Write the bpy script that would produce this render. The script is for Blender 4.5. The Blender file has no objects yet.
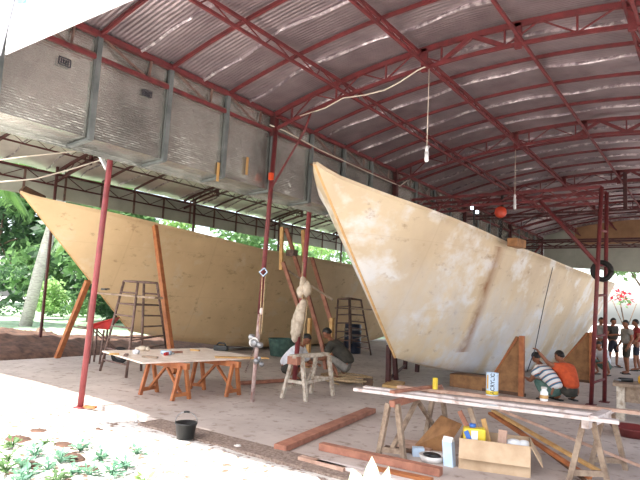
import bpy, bmesh, math, random
import numpy as np
from mathutils import Vector, Matrix, Quaternion
random.seed(7)
S = bpy.context.scene
COL = S.collection
V = Vector

# ------------------------------------------------------------------ camera
F, CH = 560.0, 1.75
YAW, PIT, ROLL = math.radians(35.6195), math.radians(6.1062), 0.05
fw = V((-math.sin(YAW) * math.cos(PIT), math.cos(YAW) * math.cos(PIT), math.sin(PIT)))
rt = V((math.cos(YAW), math.sin(YAW), 0))
up = rt.cross(fw)
r2 = rt * math.cos(ROLL) + up * math.sin(ROLL)
u2 = -rt * math.sin(ROLL) + up * math.cos(ROLL)
EYE = V((0, 0, CH))
cam = bpy.data.cameras.new('camera')
cam.sensor_width = 36
cam.lens = F / 640 * 36
cam.clip_end = 500
co = bpy.data.objects.new('camera', cam)
COL.objects.link(co)
m = Matrix((r2, u2, -fw)).transposed().to_4x4()
m.translation = EYE
co.matrix_world = m
S.camera = co


def at(x, y, X=None, Y=None, Z=None):
    """world point on the sight line of photograph point (x, y) at a known X, Y or Z"""
    d = r2 * ((x - 320) / F) + u2 * ((240 - y) / F) + fw
    t = (X - EYE.x) / d.x if X is not None else (Y - EYE.y) / d.y if Y is not None else (Z - EYE.z) / d.z
    return EYE + d * t


def gr(x, y, z=0.0):
    return at(x, y, Z=z)


# ------------------------------------------------------------------ materials
def new_mat(name):
    m = bpy.data.materials.new(name)
    m.use_nodes = True
    nt = m.node_tree
    return m, nt, nt.nodes['Principled BSDF']


def N(nt, t, **kw):
    n = nt.nodes.new(t)
    for k, v in kw.items():
        setattr(n, k, v)
    return n


def col4(c):
    return (c[0], c[1], c[2], 1)


def srgb(r, g, b):
    f = lambda v: (v / 255 / 12.92) if v / 255 <= 0.04045 else ((v / 255 + 0.055) / 1.055) ** 2.4
    return (f(r), f(g), f(b))


def noise_fac(nt, scale, detail=4, lo=0.35, hi=0.65, stretch=(1, 1, 1), rough=0.6):
    tc = N(nt, 'ShaderNodeTexCoord')
    mp = N(nt, 'ShaderNodeMapping')
    mp.inputs['Scale'].default_value = stretch
    nt.links.new(tc.outputs['Object'], mp.inputs['Vector'])
    nz = N(nt, 'ShaderNodeTexNoise')
    nz.inputs['Scale'].default_value = scale
    nz.inputs['Detail'].default_value = detail
    nz.inputs['Roughness'].default_value = rough
    nt.links.new(mp.outputs[0], nz.inputs['Vector'])
    mr = N(nt, 'ShaderNodeMapRange')
    mr.inputs[1].default_value = lo
    mr.inputs[2].default_value = hi
    nt.links.new(nz.outputs[0], mr.inputs[0])
    return mr.outputs[0], nz.outputs[0], mp.outputs[0]


def mix(nt, fac, a, b):
    mx = N(nt, 'ShaderNodeMix', data_type='RGBA')
    if hasattr(fac, 'links') or hasattr(fac, 'is_linked'):
        nt.links.new(fac, mx.inputs[0])
    else:
        mx.inputs[0].default_value = fac
    for s, i in ((a, 6), (b, 7)):
        if isinstance(s, tuple):
            mx.inputs[i].default_value = col4(s)
        else:
            nt.links.new(s, mx.inputs[i])
    return mx.outputs[2]


def bump(nt, bs, h, strength=0.3, dist=0.02):
    b = N(nt, 'ShaderNodeBump')
    b.inputs['Strength'].default_value = strength
    b.inputs['Distance'].default_value = dist
    nt.links.new(h, b.inputs['Height'])
    nt.links.new(b.outputs[0], bs.inputs['Normal'])


def mat(name, a, b=None, scale=6, rough=0.6, metal=0.0, stretch=(1, 1, 1), bmp=0.15, lo=0.35, hi=0.65):
    m, nt, bs = new_mat(name)
    b = b or tuple(v * 0.7 for v in a)
    f, raw, _ = noise_fac(nt, scale, stretch=stretch, lo=lo, hi=hi)
    nt.links.new(mix(nt, f, b, a), bs.inputs['Base Color'])
    bs.inputs['Roughness'].default_value = rough
    bs.inputs['Metallic'].default_value = metal
    if bmp:
        bump(nt, bs, raw, bmp, 0.01)
    return m


RED = mat('red_oxide_paint', srgb(112, 42, 44), srgb(86, 34, 37), 9, 0.6)
REDP = mat('faded_red_paint', srgb(146, 66, 70), srgb(120, 54, 56), 5, 0.5)
DKRED = mat('dark_red_paint', srgb(84, 40, 40), srgb(62, 32, 32), 9, 0.6)
REDB = mat('bright_red_paint', srgb(190, 44, 40), srgb(150, 30, 30), 5, 0.45)
GALV = mat('galvanized_batten', srgb(120, 126, 126), srgb(95, 102, 102), 5, 0.45, 0.3)
DKSTEEL = mat('rusty_dark_steel', srgb(126, 100, 90), srgb(88, 68, 62), 12, 0.6, 0.1)
STEEL = mat('bare_steel', srgb(170, 170, 172), srgb(110, 110, 112), 12, 0.35, 0.7)
BLACK = mat('black_plastic', srgb(34, 36, 36), srgb(24, 25, 26), 8, 0.4)
RUBBER = mat('black_rubber', srgb(26, 24, 24), srgb(18, 17, 17), 8, 0.7)
WHITE = mat('white_paint', srgb(225, 222, 218), srgb(190, 184, 178), 9, 0.5)
WHITEPL = mat('white_plastic', srgb(235, 238, 240), srgb(215, 218, 220), 3, 0.35, bmp=0)
CABLE = mat('pale_cable', srgb(215, 205, 190), srgb(190, 180, 165), 4, 0.5, bmp=0)
DKCABLE = mat('dark_cord', srgb(45, 50, 62), srgb(35, 38, 48), 4, 0.6, bmp=0)
ROPE = mat('tan_rope', srgb(190, 165, 130), srgb(150, 125, 95), 30, 0.9)
TIMBER = mat('red_brown_timber', srgb(168, 114, 92), srgb(136, 88, 70), 8, 0.65, stretch=(1, 1, 1))
TIMBER2 = mat('orange_brown_timber', srgb(178, 112, 66), srgb(146, 84, 50), 8, 0.65)
OLDWOOD = mat('weathered_wood', srgb(160, 140, 120), srgb(118, 98, 82), 10, 0.8)
WASHWOOD = mat('paint_spattered_wood', srgb(205, 195, 180), srgb(148, 130, 112), 12, 0.8)
LIGHTWOOD = mat('pale_new_wood', srgb(210, 170, 112), srgb(180, 136, 82), 8, 0.65)
DKWOOD = mat('dark_wood', srgb(96, 66, 46), srgb(66, 46, 34), 8, 0.7)
PLY = mat('plywood_sheet', srgb(238, 224, 212), srgb(216, 196, 180), 5, 0.45)
BRKPLY = mat('bracket_plywood', srgb(160, 116, 74), srgb(124, 86, 54), 6, 0.7)
WHITEWOOD = mat('white_painted_wood', srgb(206, 194, 190), srgb(150, 128, 118), 8, 0.6, lo=0.3, hi=0.5)
PINKWOOD = mat('pinkish_raw_wood', srgb(190, 158, 140), srgb(158, 124, 106), 8, 0.7)
CARD = mat('cardboard', srgb(196, 170, 140), srgb(176, 148, 118), 4, 0.8)
CLOTH = mat('tan_cloth', srgb(206, 192, 174), srgb(170, 154, 136), 9, 0.9, bmp=0.6)
BARK = mat('brown_bark', srgb(120, 100, 84), srgb(80, 66, 54), 8, 0.9, bmp=0.6)
PALEBARK = mat('pale_palm_bark', srgb(190, 184, 180), srgb(150, 142, 140), 6, 0.9, stretch=(1, 1, 4), bmp=0.5)
SKIN = mat('skin_brown', srgb(150, 98, 72), srgb(130, 82, 60), 8, 0.55, bmp=0)
HAIR = mat('black_hair', srgb(24, 20, 20), srgb(14, 12, 12), 30, 0.5, bmp=0.4)
ORANGE = mat('orange_cloth', srgb(214, 92, 48), srgb(184, 72, 38), 9, 0.85)
DKGREY = mat('dark_grey_cloth', srgb(74, 70, 62), srgb(54, 52, 48), 9, 0.9)
WHITECL = mat('white_cloth', srgb(222, 222, 226), srgb(190, 190, 198), 9, 0.85)
GREYCL = mat('light_grey_cloth', srgb(150, 146, 140), srgb(120, 116, 112), 9, 0.85)
TEALCL = mat('teal_cloth', srgb(92, 122, 112), srgb(66, 92, 86), 9, 0.9)
NAVY = mat('navy_cloth', srgb(46, 48, 62), srgb(32, 34, 46), 9, 0.9)
REDCL = mat('red_cloth', srgb(150, 52, 50), srgb(120, 40, 40), 9, 0.9)
YELLOW = mat('yellow_print', srgb(226, 200, 60), srgb(206, 176, 44), 6, 0.4, bmp=0)
YELLOW2 = mat('ochre_yellow', srgb(224, 170, 50), srgb(200, 146, 40), 6, 0.4, bmp=0)
BLUE = mat('blue_plastic', srgb(60, 110, 190), srgb(48, 90, 164), 6, 0.4, bmp=0)
PALEBLUE = mat('pale_blue_card', srgb(196, 214, 232), srgb(170, 192, 214), 6, 0.5, bmp=0)
DKBLUE = mat('dark_blue_plastic', srgb(44, 54, 74), srgb(34, 40, 56), 6, 0.4, bmp=0)
INK = mat('dark_ink', srgb(30, 30, 46), srgb(24, 24, 38), 6, 0.6, bmp=0)
OCHRE = mat('ochre_tape', srgb(190, 150, 90), srgb(170, 130, 76), 6, 0.6, bmp=0)
GREYPANEL = mat('pale_grey_panel', srgb(206, 206, 214), srgb(180, 182, 192), 3, 0.7, stretch=(6, 1, 1))
TARP = mat('white_tarpaulin', (0.86, 0.87, 0.88), (0.8, 0.81, 0.83), 3, 0.6)
TARPBLUE = mat('blue_tarpaulin', srgb(110, 165, 230), srgb(90, 145, 215), 3, 0.6)
TANPANEL = mat('tan_gable_board', srgb(176, 140, 104), srgb(150, 116, 86), 2, 0.8)
DIRT = mat('red_brown_dirt', srgb(104, 76, 62), srgb(66, 48, 40), 5, 0.95, bmp=0.9)


def leaf_mat(name, a, b, trans=0.35):
    m, nt, bs = new_mat(name)
    f, _, _ = noise_fac(nt, 1.2, detail=6)
    nt.links.new(mix(nt, f, b, a), bs.inputs['Base Color'])
    bs.inputs['Roughness'].default_value = 0.5
    tr = N(nt, 'ShaderNodeBsdfTranslucent')
    tr.inputs['Color'].default_value = col4(tuple(min(1, v * 1.4) for v in a))
    ms = N(nt, 'ShaderNodeMixShader')
    ms.inputs[0].default_value = trans
    out = nt.nodes['Material Output']
    nt.links.new(bs.outputs[0], ms.inputs[1])
    nt.links.new(tr.outputs[0], ms.inputs[2])
    nt.links.new(ms.outputs[0], out.inputs[0])
    return m


LEAF = leaf_mat('mid_green_leaf', srgb(112, 146, 92), srgb(60, 90, 56))
LEAFD = leaf_mat('dark_green_leaf', srgb(72, 102, 68), srgb(36, 56, 40))
LEAFL = leaf_mat('light_green_leaf', srgb(160, 190, 124), srgb(110, 146, 88))
PALMLEAF = leaf_mat('palm_leaf', srgb(110, 142, 78), srgb(62, 92, 52))
WEEDLEAF = leaf_mat('weed_leaf', srgb(128, 170, 140), srgb(70, 112, 92), 0.25)
REDFLOWER = leaf_mat('red_flower', srgb(200, 40, 60), srgb(160, 30, 50), 0.3)


def foil_mat(name, c1, c2, rough, metal, wr=(2.5, 0.5), ripple=None, seams=None):
    m, nt, bs = new_mat(name)
    f, raw, vec = noise_fac(nt, wr[0], detail=5, lo=0.3, hi=0.7)
    c = mix(nt, f, c2, c1)
    h = raw
    sp = N(nt, 'ShaderNodeSeparateXYZ')
    tc = N(nt, 'ShaderNodeTexCoord')
    nt.links.new(tc.outputs['Object'], sp.inputs[0])
    if ripple:
        wv = N(nt, 'ShaderNodeTexWave', bands_direction=ripple[0])
        wv.inputs['Scale'].default_value = ripple[1]
        wv.inputs['Distortion'].default_value = ripple[2]
        wv.inputs['Detail'].default_value = 2
        wv.inputs['Detail Scale'].default_value = 0.6
        nt.links.new(tc.outputs['Object'], wv.inputs[0])
        ad = N(nt, 'ShaderNodeMath', operation='MULTIPLY_ADD')
        nt.links.new(wv.outputs['Fac'], ad.inputs[0])
        ad.inputs[1].default_value = ripple[3]
        nt.links.new(raw, ad.inputs[2])
        h = ad.outputs[0]
    nt.links.new(c, bs.inputs['Base Color'])
    bs.inputs['Roughness'].default_value = rough
    bs.inputs['Metallic'].default_value = metal
    bump(nt, bs, h, wr[1], 0.04)
    return m


FOILROOF = foil_mat('roof_foil', srgb(184, 170, 174), srgb(150, 136, 140), 0.4, 0.75, (2.2, 0.95), ('Y', 5.2, 1.2, 0.16))
FOILWALL = foil_mat('curtain_foil', srgb(212, 214, 206), srgb(128, 130, 126), 0.26, 0.75, (0.8, 2.2), ('Z', 10, 0.6, 0.012))  # contrasting tones paint blotchy reflections into the foil colour
FOILFAR = foil_mat('far_curtain_foil', srgb(186, 190, 178), srgb(160, 164, 152), 0.5, 0.2, (1.4, 0.3))
FOILLEFT = foil_mat('left_roof_foil', srgb(206, 200, 194), srgb(176, 170, 166), 0.45, 0.35, (1.6, 0.3), ('Y', 5.0, 0.6, 0.1))
FOILSEAM = mat('shiny_foil_lap', srgb(205, 196, 198), srgb(140, 128, 132), 9, 0.34, 0.75, lo=.45, hi=.6)


def concrete():
    m, nt, bs = new_mat('worn_concrete')
    f1, raw, _ = noise_fac(nt, 0.9, detail=8, lo=0.3, hi=0.7)
    f2, raw2, _ = noise_fac(nt, 7, detail=6, lo=0.55, hi=0.72)
    c = mix(nt, f1, srgb(164, 150, 142), srgb(196, 184, 176))
    c2 = mix(nt, f2, c, srgb(128, 110, 98))
    nt.links.new(c2, bs.inputs['Base Color'])
    bs.inputs['Roughness'].default_value = 0.75
    bump(nt, bs, raw2, 0.2, 0.01)
    return m


def ground_mat():
    m, nt, bs = new_mat('yard_ground')
    f1, raw, _ = noise_fac(nt, 0.7, detail=8, lo=0.42, hi=0.6)
    f2, raw2, _ = noise_fac(nt, 9, detail=6, lo=0.5, hi=0.62)
    c = mix(nt, f1, srgb(206, 200, 192), srgb(228, 224, 220))
    c2 = mix(nt, f2, c, srgb(120, 94, 78))
    nt.links.new(c2, bs.inputs['Base Color'])
    bs.inputs['Roughness'].default_value = 0.95
    bump(nt, bs, raw2, 0.6, 0.03)
    return m


def grass_mat():
    m, nt, bs = new_mat('forest_floor')
    f1, raw, _ = noise_fac(nt, 1.4, detail=8, lo=0.38, hi=0.62)
    f2, raw2, _ = noise_fac(nt, 6, detail=6, lo=0.52, hi=0.66)
    c = mix(nt, f1, srgb(120, 150, 118), srgb(172, 196, 166))
    c2 = mix(nt, f2, c, srgb(190, 190, 160))
    nt.links.new(c2, bs.inputs['Base Color'])
    bs.inputs['Roughness'].default_value = 0.95
    bump(nt, bs, raw2, 0.6, 0.05)
    return m


CONC, GROUND, GRASS = concrete(), ground_mat(), grass_mat()
GRAVEL = mat('dark_gravel', srgb(150, 132, 120), srgb(104, 86, 76), 30, 0.95, bmp=0.8)


def hull_mat(name, base, base2, patch, spots, stain=None, blue=None, seam=True, patchlo=0.52):
    m, nt, bs = new_mat(name)
    f1, raw, _ = noise_fac(nt, 0.55, detail=7, lo=0.35, hi=0.68)
    c = mix(nt, f1, base2, base)
    f2, _, _ = noise_fac(nt, 1.1, detail=6, lo=patchlo, hi=patchlo + 0.12, stretch=(1, 1.0, 1.3))
    c = mix(nt, f2, c, patch)
    f3, raw3, _ = noise_fac(nt, 2.6, detail=7, lo=0.58, hi=0.74, stretch=(1, 1, 2.0), rough=.7)
    c = mix(nt, f3, c, spots)
    tc = N(nt, 'ShaderNodeTexCoord')
    sp = N(nt, 'ShaderNodeSeparateXYZ')
    nt.links.new(tc.outputs['Object'], sp.inputs[0])

    def mth(op, a, b=None, clamp=False):
        n = N(nt, 'ShaderNodeMath', operation=op, use_clamp=clamp)
        for i, s in enumerate((a, b)):
            if s is None:
                continue
            if isinstance(s, (int, float)):
                n.inputs[i].default_value = s
            else:
                nt.links.new(s, n.inputs[i])
        return n.outputs[0]
    if seam:   # plywood sheet joints, 1.22 x 2.44 m
        for out, per, off in (('Y', 2.44, 0.3), ('Z', 1.22, 0.2)):
            fr = mth('FRACT', mth('DIVIDE', mth('ADD', sp.outputs[out], 50 + off), per))
            d = mth('ABSOLUTE', mth('SUBTRACT', fr, 0.5))
            ln = mth('LESS_THAN', d, 0.006)
            c = mix(nt, mth('MULTIPLY', ln, 0.12), c, spots)
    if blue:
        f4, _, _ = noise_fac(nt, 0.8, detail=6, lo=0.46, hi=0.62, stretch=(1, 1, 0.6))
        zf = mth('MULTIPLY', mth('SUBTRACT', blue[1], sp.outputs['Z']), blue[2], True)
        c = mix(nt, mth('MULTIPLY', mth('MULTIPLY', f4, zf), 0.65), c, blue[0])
    if stain:
        y0, k, w, z0, z1, sc = stain
        f5, r5, _ = noise_fac(nt, 2.5, detail=5, lo=0.3, hi=0.7)
        ln = mth('ADD', y0, mth('MULTIPLY', sp.outputs['Z'], k))
        d = mth('ABSOLUTE', mth('SUBTRACT', mth('ADD', sp.outputs['Y'], mth('MULTIPLY', mth('SUBTRACT', r5, 0.5), 0.35)), ln))
        g = mth('SUBTRACT', 1.0, mth('DIVIDE', d, w), True)
        zm = mth('MULTIPLY', mth('GREATER_THAN', sp.outputs['Z'], z0), mth('LESS_THAN', sp.outputs['Z'], z1))
        c = mix(nt, mth('MULTIPLY', mth('MULTIPLY', g, zm), mth('ADD', 0.3, mth('MULTIPLY', f5, 0.75))), c, sc)
    nt.links.new(c, bs.inputs['Base Color'])
    bs.inputs['Roughness'].default_value = 0.62
    bump(nt, bs, raw, 0.12, 0.02)
    return m


def stripe_mat(name, axis):
    m, nt, bs = new_mat(name)
    tc = N(nt, 'ShaderNodeTexCoord')
    dp = N(nt, 'ShaderNodeVectorMath', operation='DOT_PRODUCT')
    nt.links.new(tc.outputs['Object'], dp.inputs[0])
    dp.inputs[1].default_value = axis
    ml = N(nt, 'ShaderNodeMath', operation='MULTIPLY')
    nt.links.new(dp.outputs['Value'], ml.inputs[0])
    ml.inputs[1].default_value = 1 / 0.105
    fr = N(nt, 'ShaderNodeMath', operation='FRACT')
    nt.links.new(ml.outputs[0], fr.inputs[0])
    cr = N(nt, 'ShaderNodeValToRGB')
    cr.color_ramp.interpolation = 'CONSTANT'
    e = cr.color_ramp.elements
    e[0].position = 0
    e[0].color = col4(srgb(226, 226, 226))
    e[1].position = 0.5
    e[1].color = col4(srgb(70, 116, 150))
    for p, cc in ((0.8, srgb(200, 120, 80)), (0.88, srgb(226, 226, 226))):
        q = e.new(p)
        q.color = col4(cc)
    nt.links.new(fr.outputs[0], cr.inputs[0])
    nt.links.new(cr.outputs[0], bs.inputs['Base Color'])
    bs.inputs['Roughness'].default_value = 0.85
    return m


# ------------------------------------------------------------------ mesh building
class MB:
    def __init__(s):
        s.v, s.f, s.sm = [], [], []

    def add(s, vs, fs, smooth=False):
        o = len(s.v)
        s.v += [V(p) for p in vs]
        s.f += [tuple(i + o for i in f) for f in fs]
        s.sm += [smooth] * len(fs)
        return s

    def hexa(s, p):
        return s.add(p, [(0, 3, 2, 1), (4, 5, 6, 7), (0, 1, 5, 4), (1, 2, 6, 5), (2, 3, 7, 6), (3, 0, 4, 7)])

    def box(s, c, d, rz=0):
        q = Matrix.Rotation(rz, 3, 'Z')
        x, y, z = d[0] / 2, d[1] / 2, d[2] / 2
        return s.hexa([V(c) + q @ V(p) for p in ((-x, -y, -z), (x, -y, -z), (x, y, -z), (-x, y, -z), (-x, -y, z), (x, -y, z), (x, y, z), (-x, y, z))])

    def beam(s, a, b, w, h, upv=(0, 0, 1)):
        a, b = V(a), V(b)
        d = (b - a).normalized()
        u = V(upv)
        if abs(d.dot(u)) > 0.98:
            u = V((0, 1, 0))
        x = d.cross(u).normalized()
        z = x.cross(d).normalized()
        x, z = x * w / 2, z * h / 2
        return s.hexa([a - x - z, a + x - z, a + x + z, a - x + z, b - x - z, b + x - z, b + x + z, b - x + z])

    def tube(s, pts, r, n=8, caps=True, r1=None):
        pts = [V(p) for p in pts]
        rs = [r + ((r1 if r1 is not None else r) - r) * i / max(1, len(pts) - 1) for i in range(len(pts))]
        vs, prev = [], None
        for i, p in enumerate(pts):
            d = (pts[min(i + 1, len(pts) - 1)] - pts[max(i - 1, 0)])
            d = d.normalized() if d.length > 1e-9 else V((0, 0, 1))
            if prev is None:
                x = d.orthogonal().normalized()
            else:
                x = (prev - d * prev.dot(d))
                x = x.normalized() if x.length > 1e-6 else d.orthogonal().normalized()
            prev = x
            y = d.cross(x)
            for k in range(n):
                a = 2 * math.pi * k / n
                vs.append(p + (x * math.cos(a) + y * math.sin(a)) * rs[i])
        fs = [(i * n + k, i * n + (k + 1) % n, (i + 1) * n + (k + 1) % n, (i + 1) * n + k) for i in range(len(pts) - 1) for k in range(n)]
        s.add(vs, fs, True)
        if caps:
            o = len(s.v) - len(vs)
            s.f += [tuple(o + k for k in reversed(range(n))), tuple(o + (len(pts) - 1) * n + k for k in range(n))]
            s.sm += [False, False]
        return s

    def lathe(s, c, prof, n=20, ax=None):
        c = V(c)
        q = V((0, 0, 1)).rotation_difference(V(ax)) if ax is not None else Quaternion()
        vs = [c + q @ V((r * math.cos(2 * math.pi * k / n), r * math.sin(2 * math.pi * k / n), z)) for r, z in prof for k in range(n)]
        fs = [(i * n + k, i * n + (k + 1) % n, (i + 1) * n + (k + 1) % n, (i + 1) * n + k) for i in range(len(prof) - 1) for k in range(n)]
        return s.add(vs, fs, True)

    def ell(s, c, r, n=12, rn=8, q=None):
        c = V(c)
        vs, fs = [], []
        for i in range(rn + 1):
            t = math.pi * i / rn
            for k in range(n):
                a = 2 * math.pi * k / n
                p = V((r[0] * math.sin(t) * math.cos(a), r[1] * math.sin(t) * math.sin(a), -r[2] * math.cos(t)))
                vs.append(c + (q @ p if q else p))
        for i in range(rn):
            for k in range(n):
                fs.append((i * n + k, i * n + (k + 1) % n, (i + 1) * n + (k + 1) % n, (i + 1) * n + k))
        return s.add(vs, fs, True)

    def prism(s, poly, ext):
        poly = [V(p) for p in poly]
        n = len(poly)
        e = V(ext)
        return s.add(poly + [p + e for p in poly], [tuple(reversed(range(n))), tuple(range(n, 2 * n))] + [(i, (i + 1) % n, n + (i + 1) % n, n + i) for i in range(n)])

    def mesh(s, name, org):
        me = bpy.data.meshes.new(name)
        me.from_pydata([p - org for p in s.v], [], s.f)
        me.polygons.foreach_set('use_smooth', s.sm)
        bm = bmesh.new()
        bm.from_mesh(me)
        bmesh.ops.remove_doubles(bm, verts=bm.verts, dist=1e-5)
        bmesh.ops.recalc_face_normals(bm, faces=bm.faces)
        bm.to_mesh(me)
        bm.free()
        return me


def wloc(o):
    p = V((0, 0, 0))
    while o is not None:
        p += o.location
        o = o.parent
    return p


def tag(o, label=None, cat=None, group=None, kind=None):
    if label:
        o['label'] = label
    if cat:
        o['category'] = cat
    if group:
        o['group'] = group
    if kind:
        o['kind'] = kind
    return o


def thing(name, loc, label, cat, group=None):
    o = bpy.data.objects.new(name, None)
    o.empty_display_size = 0.1
    o.location = V(loc)
    COL.objects.link(o)
    return tag(o, label, cat, group)


def part(name, mb, material, parent, label=None, kind=None, bevel=0):
    me = mb.mesh(name, wloc(parent)) if isinstance(mb, MB) else mb
    me.materials.clear()
    me.materials.append(material)
    o = bpy.data.objects.new(name, me)
    COL.objects.link(o)
    o.parent = parent
    if bevel:
        b = o.modifiers.new('bevel', 'BEVEL')
        b.width = bevel
        b.segments = 2
    return tag(o, label, kind=kind)


def solo(name, mb, material, label=None, cat=None, group=None, kind=None, org=None, bevel=0):
    zs = [p.z for p in mb.v]
    if org is None:
        n = len(mb.v)
        c = sum(mb.v, V((0, 0, 0))) / n
        org = V((c.x, c.y, min(zs)))
    me = mb.mesh(name, V(org))
    me.materials.append(material)
    o = bpy.data.objects.new(name, me)
    o.location = V(org)
    COL.objects.link(o)
    if bevel:
        b = o.modifiers.new('bevel', 'BEVEL')
        b.width = bevel
        b.segments = 2
    return tag(o, label, cat, group, kind)


def copy_tree(o, parent=None):
    c = o.copy()
    COL.objects.link(c)
    c.parent = parent
    for ch in list(o.children):
        copy_tree(ch, c)
    return c


def sag(a, b, d, n=14):
    a, b = V(a), V(b)
    return [a.lerp(b, i / n) - V((0, 0, d * 4 * (i / n) * (1 - i / n))) for i in range(n + 1)]


# ================================================================== SETTING
XM, XF, XR = -6.4, -15.0, 1.8          # middle gutter line, far eave, right eave
Y0, Y1 = 2.5, 26.0
TY = [2.7, 7.28, 11.88, 16.48, 21.08, 25.7]


def archM(x):
    return 5.62 - 0.62 * ((x + 2.3) / 4.1) ** 2


def archL(x):
    return 5.62 - 0.64 * ((x + 10.7) / 4.3) ** 2


def slab(name, x0, x1, y0, y1, z0, z1, m):
    return solo(name, MB().box(((x0 + x1) / 2, (y0 + y1) / 2, (z0 + z1) / 2), (x1 - x0, y1 - y0, z1 - z0)), m, kind='structure')


slab('floor', -13.55, 4.5, 5.25, 26.5, -0.25, 0.0, CONC)


def terrain(name, x0, x1, y0, y1, step, m, hf):
    nx, ny = int((x1 - x0) / step), int((y1 - y0) / step)
    mb = MB()
    vs = [(x0 + (x1 - x0) * i / nx, y0 + (y1 - y0) * j / ny, 0) for j in range(ny + 1) for i in range(nx + 1)]
    vs = [(x, y, hf(x, y)) for x, y, z in vs]
    fs = [(j * (nx + 1) + i, j * (nx + 1) + i + 1, (j + 1) * (nx + 1) + i + 1, (j + 1) * (nx + 1) + i) for j in range(ny) for i in range(nx)]
    mb.add(vs, fs, True)
    return solo(name, mb, m, kind='structure', org=(0, 0, 0))


def rnd(x, y, s=1.0):
    return (math.sin(x * 3.1 * s + 1.3 * math.sin(y * 2.3 * s)) + math.sin(y * 4.7 * s + 1.7 * math.sin(x * 1.9 * s)) + math.sin((x + y) * 7.3 * s)) / 3


def front_h(x, y):
    if y > 5.2:
        return -0.12
    k = min(1, (5.2 - y) / 0.5)
    return -0.05 * (1 - k) + k * (0.01 + 0.02 * rnd(x, y, 1.5))


terrain('ground_front', -13.5, 6, -4, 5.3, 0.15, GROUND, front_h)
slab('ground', -90, 90, -60, 120, -0.6, -0.14, GROUND)
solo('gravel_strip', MB().box((-2.0, 5.06, -0.025), (8.6, 0.38, 0.09)), GRAVEL, kind='structure')


def left_h(x, y):
    d = -13.5 - x
    k = min(1, d / 0.6)
    return -0.14 + 0.14 * k + 0.02 * rnd(x, y)


terrain('ground_left', -60, -13.4, -4, 60, 1.0, GRASS, left_h)


def dirt_h(x, y):
    # low spoil bank along the left edge of the slab
    u = (-13.5 - x) / 4.5
    b = max(0, math.sin(math.pi * min(1, max(0, u)))) ** 0.7
    e = min(1, max(0, (y - 4) / 1.0)) * min(1, max(0, (17 - y) / 2.0))
    return -0.1 + e * b * (0.2 + 0.34 * math.exp(-((y - 7.2) / 2.2) ** 2) + 0.09 * rnd(x, y, 1.2) + 0.05 * rnd(x, y, 3.7)) + 0.1


solo_d = terrain('dirt_bank', -18.0, -13.5, 4, 17, 0.15, DIRT, dirt_h)


# roof sheets: arched, with the foil under the iron sheets modelled in fine corrugations
def vault(name, arch, x0, x1, off, th, m):
    nx = 44
    mb = MB()
    xs = [x0 + (x1 - x0) * i / nx for i in range(nx + 1)]
    vs, fs = [], []
    ys = [Y0 + (Y1 - Y0) * j / 94 for j in range(95)]
    for k in (0, 1):
        for j, y in enumerate(ys):
            for i, x in enumerate(xs):
                fr = ((y - TY[0]) / 1.15) % 1.0
                belly = 0.05 * math.sin(math.pi * fr) * (1 if k == 0 else 0)
                vs.append((x, y, arch(x) + off + (th if k else -belly + 0.012 * rnd(x, y, 1.1))))
    nn = nx + 1
    o1 = nn * 95
    for j in range(94):
        for i in range(nx):
            a = j * nn + i
            fs.append((a, a + 1, a + 1 + nn, a + nn))
            fs.append((o1 + a, o1 + a + nn, o1 + a + nn + 1, o1 + a + 1))
    for i in range(nx):
        for j in (0, 94):
            a = j * nn + i
            fs.append((a, a + 1, o1 + a + 1, o1 + a))
    for j in range(94):
        for i in (0, nx):
            a = j * nn + i
            fs.append((a, a + nn, o1 + a + nn, o1 + a))
    mb.add(vs, fs, True)
    o = solo(name, mb, m, kind='structure', org=(0, 0, 0))
    return o


ceil_main = vault('ceiling_main', archM, XM - 0.1, XR + 0.1, 0.03, 0.1, FOILROOF)
ceil_left = vault('ceiling_left', archL, XF - 0.1, XM - 0.45, 0.03, 0.1, FOILLEFT)


def arc_pts(arch, x0, x1, y, dz, n=22):
    return [V((x0 + (x1 - x0) * i / n, y, arch(x0 + (x1 - x0) * i / n) + dz)) for i in range(n + 1)]


def arc_bar(mb, pts, w, h):
    for a, b in zip(pts[:-1], pts[1:]):
        mb.beam(a, b, w, h)
    return mb


ribY = [TY[0] + 1.15 * k for k in range(21)]
for k, y in enumerate(ribY):
    if k % 4:
        part('rib', arc_bar(MB(), arc_pts(archM, XM, XR, y, -0.05), 0.035, 0.05), RED, ceil_main)
        part('rib', arc_bar(MB(), arc_pts(archL, XF, XM - 0.45, y, -0.05), 0.04, 0.06), DKRED, ceil_left)
# shiny laps where one run of foil overlaps the next
for k, y in enumerate(ribY[:-1]):
    for arch, x0, x1, par in ((archM, XM, XR, ceil_main), (archL, XF, XM - 0.45, ceil_left)):
        yy = y + 0.42 + 0.25 * random.random()
        mb = MB()
        ns = 40
        ps = []
        for i in range(ns + 1):
            x = x0 + (x1 - x0) * i / ns
            ps.append((x, yy + 0.05 * math.sin(x * 2.2 + k) + 0.03 * math.sin(x * 5.1 + 2 * k)))
        for (xa, ya), (xb, yb) in zip(ps[:-1], ps[1:]):
            w = (0.009 + 0.007 * math.sin(xa * 3 + k)) * (1.0 if k < 5 else 0.5)
            fr = ((ya - TY[0]) / 1.15) % 1.0
            z = -0.045 * math.sin(math.pi * fr) - 0.0
            mb.hexa([(xa, ya - w, archM(xa) + z if arch is archM else archL(xa) + z), (xb, yb - w, arch(xb) + z), (xb, yb + w, arch(xb) + z - 0.02), (xa, ya + w, arch(xa) + z - 0.02),
                     (xa, ya - w, arch(xa) + z + 0.03), (xb, yb - w, arch(xb) + z + 0.03), (xb, yb + w, arch(xb) + z + 0.03), (xa, ya + w, arch(xa) + z + 0.03)])
        part('foil_lap', mb, FOILSEAM, par, 'shiny overlap in the foil')

# middle drop curtain of foil under the gutter
ZT, ZB = 4.92, 3.63


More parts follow.
